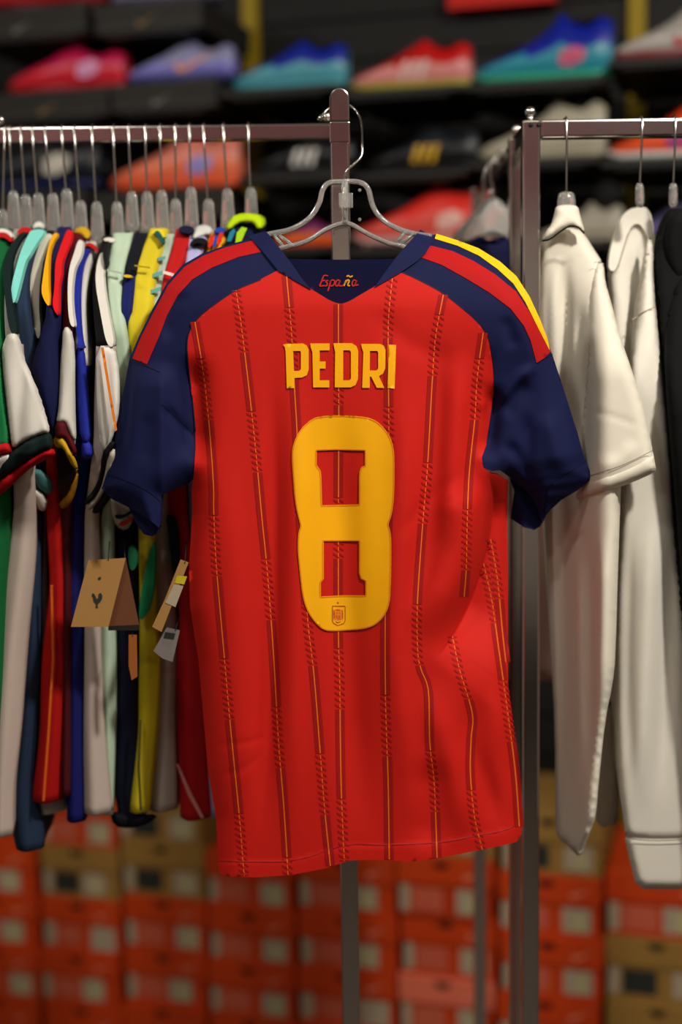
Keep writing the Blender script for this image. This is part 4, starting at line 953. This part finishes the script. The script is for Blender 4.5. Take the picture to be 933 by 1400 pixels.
def DT(x, y):                                     # cream T-shirt: near shoulder swings towards the camera and to the right
    D = 1.845-0.13*smooth01((y-300)/220)*smooth01((x-745)/90)
    for path, wd, am in (([(772,330),(775,480),(770,640)], 7, .012), ([(757,340),(757,500),(752,660)], 6, -.008), ([(793,400),(797,520),(790,640)], 8, .016),
                         ([(808,715),(806,900),(807,1090)], 9, .016), ([(790,720),(795,900),(800,1060)], 9, -.008), ([(826,720),(824,840),(818,980)], 9, -.008),
                         ([(770,745),(790,735),(800,725)], 5, .008), ([(800,560),(840,570),(880,585)], 3, .0015), ([(812,640),(850,630),(870,600)], 10, -.004)):
        D = D+am*gp(x, y, path, wd)
    return D
T = thing('t_shirt', 'cream cotton T-shirt with a black neck tape on the chrome rail', 'T-shirt', tuple(P(790, 1170, 1.80)))
pillow('body', [(738,322),(760,312),(790,312),(801,322),(812,340),(824,358),(828,386),(832,410),(844,450),(852,560),(850,650),(846,760),(842,900),(838,936),(828,983),(819,1069),(815,1118),(808,1136),(802,1152),(794,1174),(778,1158),(764,1146),(759,1133),(760,1000),(752,860),(742,700),(736,560),(736,400)],
       lambda x, y: DT(x, y)+0.012, .05, cream, T, 6, 1, rw=14)
pillow('sleeve', [(806,386),(818,356),(826,360),(828,386),(836,412),(849,462),(865,507),(881,558.5),(890,600),(897,640),(898,645),(862,661),(829,672),(800,682),(785,683),(788,640),(794,580),(800,520),(804,450)], DT, .036, cream, T, 6, 1, rw=16)
pillow('sleeve_hem', [(893,616),(896,632),(898,645),(862,661),(829,672),(800,682),(784,684),(787,660),(805,652),(850,638)], lambda x, y: DT(x, y)-.0015, .034, cream, T, 5, 1, rw=13)
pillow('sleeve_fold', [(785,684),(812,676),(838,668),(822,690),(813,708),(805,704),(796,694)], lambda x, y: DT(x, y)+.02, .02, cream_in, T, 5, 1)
strip('seam', [(790,653),(806,650.5),(850,636.5),(893,616)], 1.0, lambda x, y: DT(x, y)-.0015, seam_c, T, -.0006)
strip('seam', [(812,360),(818,358),(826,361)], 1.0, DT, seam_c, T, -.0008)
pillow('collar', [(759,290),(760,283),(768,280),(784,280),(791,283),(793,292),(797,306),(801,320),(791,313),(779,310),(764,317),(750,328),(741,331),(747,315),(754,308)], lambda x, y: 1.832-.01*smooth01((y-290)/30)+0*x, .03, cream, T, 4, 1)
V, F = tube([P(a, b, c) for a, b, c in catmull([(742,329,1.832),(752,327,1.822),(766,317,1.815),(779,309.5,1.812),(791,311,1.812),(799,319,1.816)], 6)], .0012, 6)
mesh('neck_tape', V, F, blk, T)
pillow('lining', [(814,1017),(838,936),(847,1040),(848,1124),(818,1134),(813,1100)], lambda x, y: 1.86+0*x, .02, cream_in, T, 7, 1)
def DS(x, y):
    D = 1.862-0.085*smooth01((y-290)/260)+0.02*smooth01((860-x)/30)*smooth01((y-600)/60)
    for path, wd, am in (([(862,340),(866,420),(860,500)], 7, .010), ([(880,320),(876,400),(868,470)], 6, .010), ([(895,660),(888,800),(880,1000),(878,1140)], 16, -.012), ([(862,700),(858,900),(862,1100)], 8, .008), ([(915,720),(912,900),(905,1100)], 12, .008)):
        D = D+am*gp(x, y, path, wd)
    return D
SW = thing('sweatshirt', 'cream long-sleeved sweatshirt between the T-shirt and the black top', 'sweatshirt', tuple(P(890, 1214, 1.74)))
pillow('body', [(858,286),(876,283),(887,285),(894,308),(894,378),(898,430),(890,560),(880,700),(872,900),(868,1080),(840,1086),(832,900),(836,700),(838,500),(832,400),(832,360),(840,326),(848,302)], lambda x, y: DS(x, y)+.05, .06, cream2, SW, 6, 1, rw=14)
sheet('collar', [chaikin([(858,287),(876,282),(888,285),(895,308),(895,345),(889,345),(886,322),(876,306),(866,306),(858,320),(850,345),(842,372),(831,368),(836,335),(847,302)], 2)], lambda x, y: DS(x, y)+.044, cream2, SW, 4, 0, .012)
strip('seam', [(846,366),(852,345),(860,320),(868,308),(876,308),(884,322),(888,345)], 1.2, lambda x, y: DS(x, y)+.044, seam_c, SW, -.0008)
pillow('sleeve', [(866,430),(874,390),(880,350),(889,318),(894,340),(894,378),(898,430),(906,500),(913,558),(919,636),(922,690),(929,768),(937,833),(946,940),(952,1060),(952,1148),(900,1150),(856,1147),(853,1124),(845,1069),(841,1004),(841,854),(845,747),(852,664),(858,560)], DS, .036, cream2, SW, 6, 1, rw=11)
pillow('cuff', [(853,1138),(900,1140),(952,1138),(946,1180),(940,1216),(905,1216),(871,1215),(862,1180)], lambda x, y: DS(x, y)+.004, .044, cream2, SW, 5, 1, rw=12)
strip('seam', [(865,437),(880,427),(895,420)], 1.4, DS, seam_c, SW, -.0008)
strip('seam', [(855,1146),(880,1148.5),(910,1149),(950,1147)], 1.6, DS, seam_c, SW, -.001)
HD = thing('hooded_top', 'black hooded top hanging next to the cream sweatshirt', 'hooded top', tuple(P(960, 1200, 1.8)))
pillow('body', [(912,288),(926,285),(950,286),(975,300),(990,380),(990,800),(985,1130),(945,1130),(930,900),(918,700),(908,540),(900,430),(894,385),(893,346),(899,311)], lambda x, y: 1.86-.09*smooth01((y-290)/260)+0*x, .07, blk, HD, 8, 1, rw=14)
pillow('sleeve', [(932,375),(960,360),(985,380),(1000,600),(1010,1000),(1000,1200),(965,1200),(948,1000),(935,830),(925,700),(912,560),(908,470),(916,400)], lambda x, y: 1.83-.10*smooth01((y-330)/240)+0*x, .05, blk, HD, 8, 1, rw=16)
pillow('hood', [(916,296),(930,290),(955,290),(980,310),(985,380),(950,372),(925,392),(912,360),(908,330)], lambda x, y: 1.835+0*x, .04, blk, HD, 6, 1, rw=12)

# clothes behind, on the tube that runs back from the right rack
navy2 = fab('navy_tee_cloth', (22, 26, 58), rough=0.85, spec=.1); shaded_white = fab('shaded_white_cloth', (176, 140, 126), rough=.85, spec=.1)  # the pinkish colour holds the shade on a white T-shirt
def rear_hanger(x, y0, Y, label, w):
    t = thing('clothes_hanger', label, 'hanger', tuple(P(x, 330, Y)), 'hangers behind the right rack')
    z1 = zt2+.001; zc = z1; X = X2
    b = P(x, 268, Y)
    pts = [(X+.020, Y, zc-.022), (X+.016, Y, zc-.004), (X, Y, zc+.0015), (X-.016, Y, zc-.006), (X-.024, Y, zc-.03), (X-.018, Y, zc-.06), (b[0], Y, b[2]+.01), (b[0], Y, b[2]-.01)]
    V, F = tube([tuple(q) for q in catmull(pts, 5)], .0016, 6); mesh('hook', V, F, steel, t)
    pillow('frame', [(x-w, 330), (x-w*.55, 300), (x-w*.2, 276), (x, 268), (x+w*.25, 276), (x+w*.6, 300), (x+w, 330), (x+w*.5, 334), (x, 318), (x-w*.5, 334)], flatY(Y-.006), .012, clear, t, 6, 1)
rear_hanger(676, 200, 2.12, 'clear plastic hanger with navy shirt behind the chrome post', 52)
rear_hanger(672, 200, 2.22, 'clear plastic hanger with shade-tinted white shirt behind the chrome post', 60)
g = thing('t_shirt', 'dark navy T-shirt hanging behind the chrome post', 'T-shirt', tuple(P(680, 980, 2.12)))
pillow('body', [(655,322),(672,330),(690,322),(715,330),(735,345),(730,420),(722,620),(722,640),(640,640),(632,420),(620,345),(640,330)], flatY(2.10), .04, navy2, g, 8, 1, rw=12)
pillow('collar', [(655,321),(672,330),(690,321),(692,328),(672,338),(652,328)], flatY(2.095), .02, navy2, g, 5, 1)
g = thing('t_shirt', 'white T-shirt tinted pinkish for shade hanging behind the cream T-shirt', 'T-shirt', tuple(P(730, 960, 2.2)))
pillow('body', [(650,330),(672,340),(700,330),(740,340),(762,380),(770,640),(768,930),(735,932),(690,930),(630,930),(630,400),(632,345)], flatY(2.20), .05, shaded_white, g, 10, 1, rw=14)
pillow('collar', [(655,330),(672,340),(692,330),(694,337),(672,348),(652,337)], flatY(2.195), .02, shaded_white, g, 5, 1)
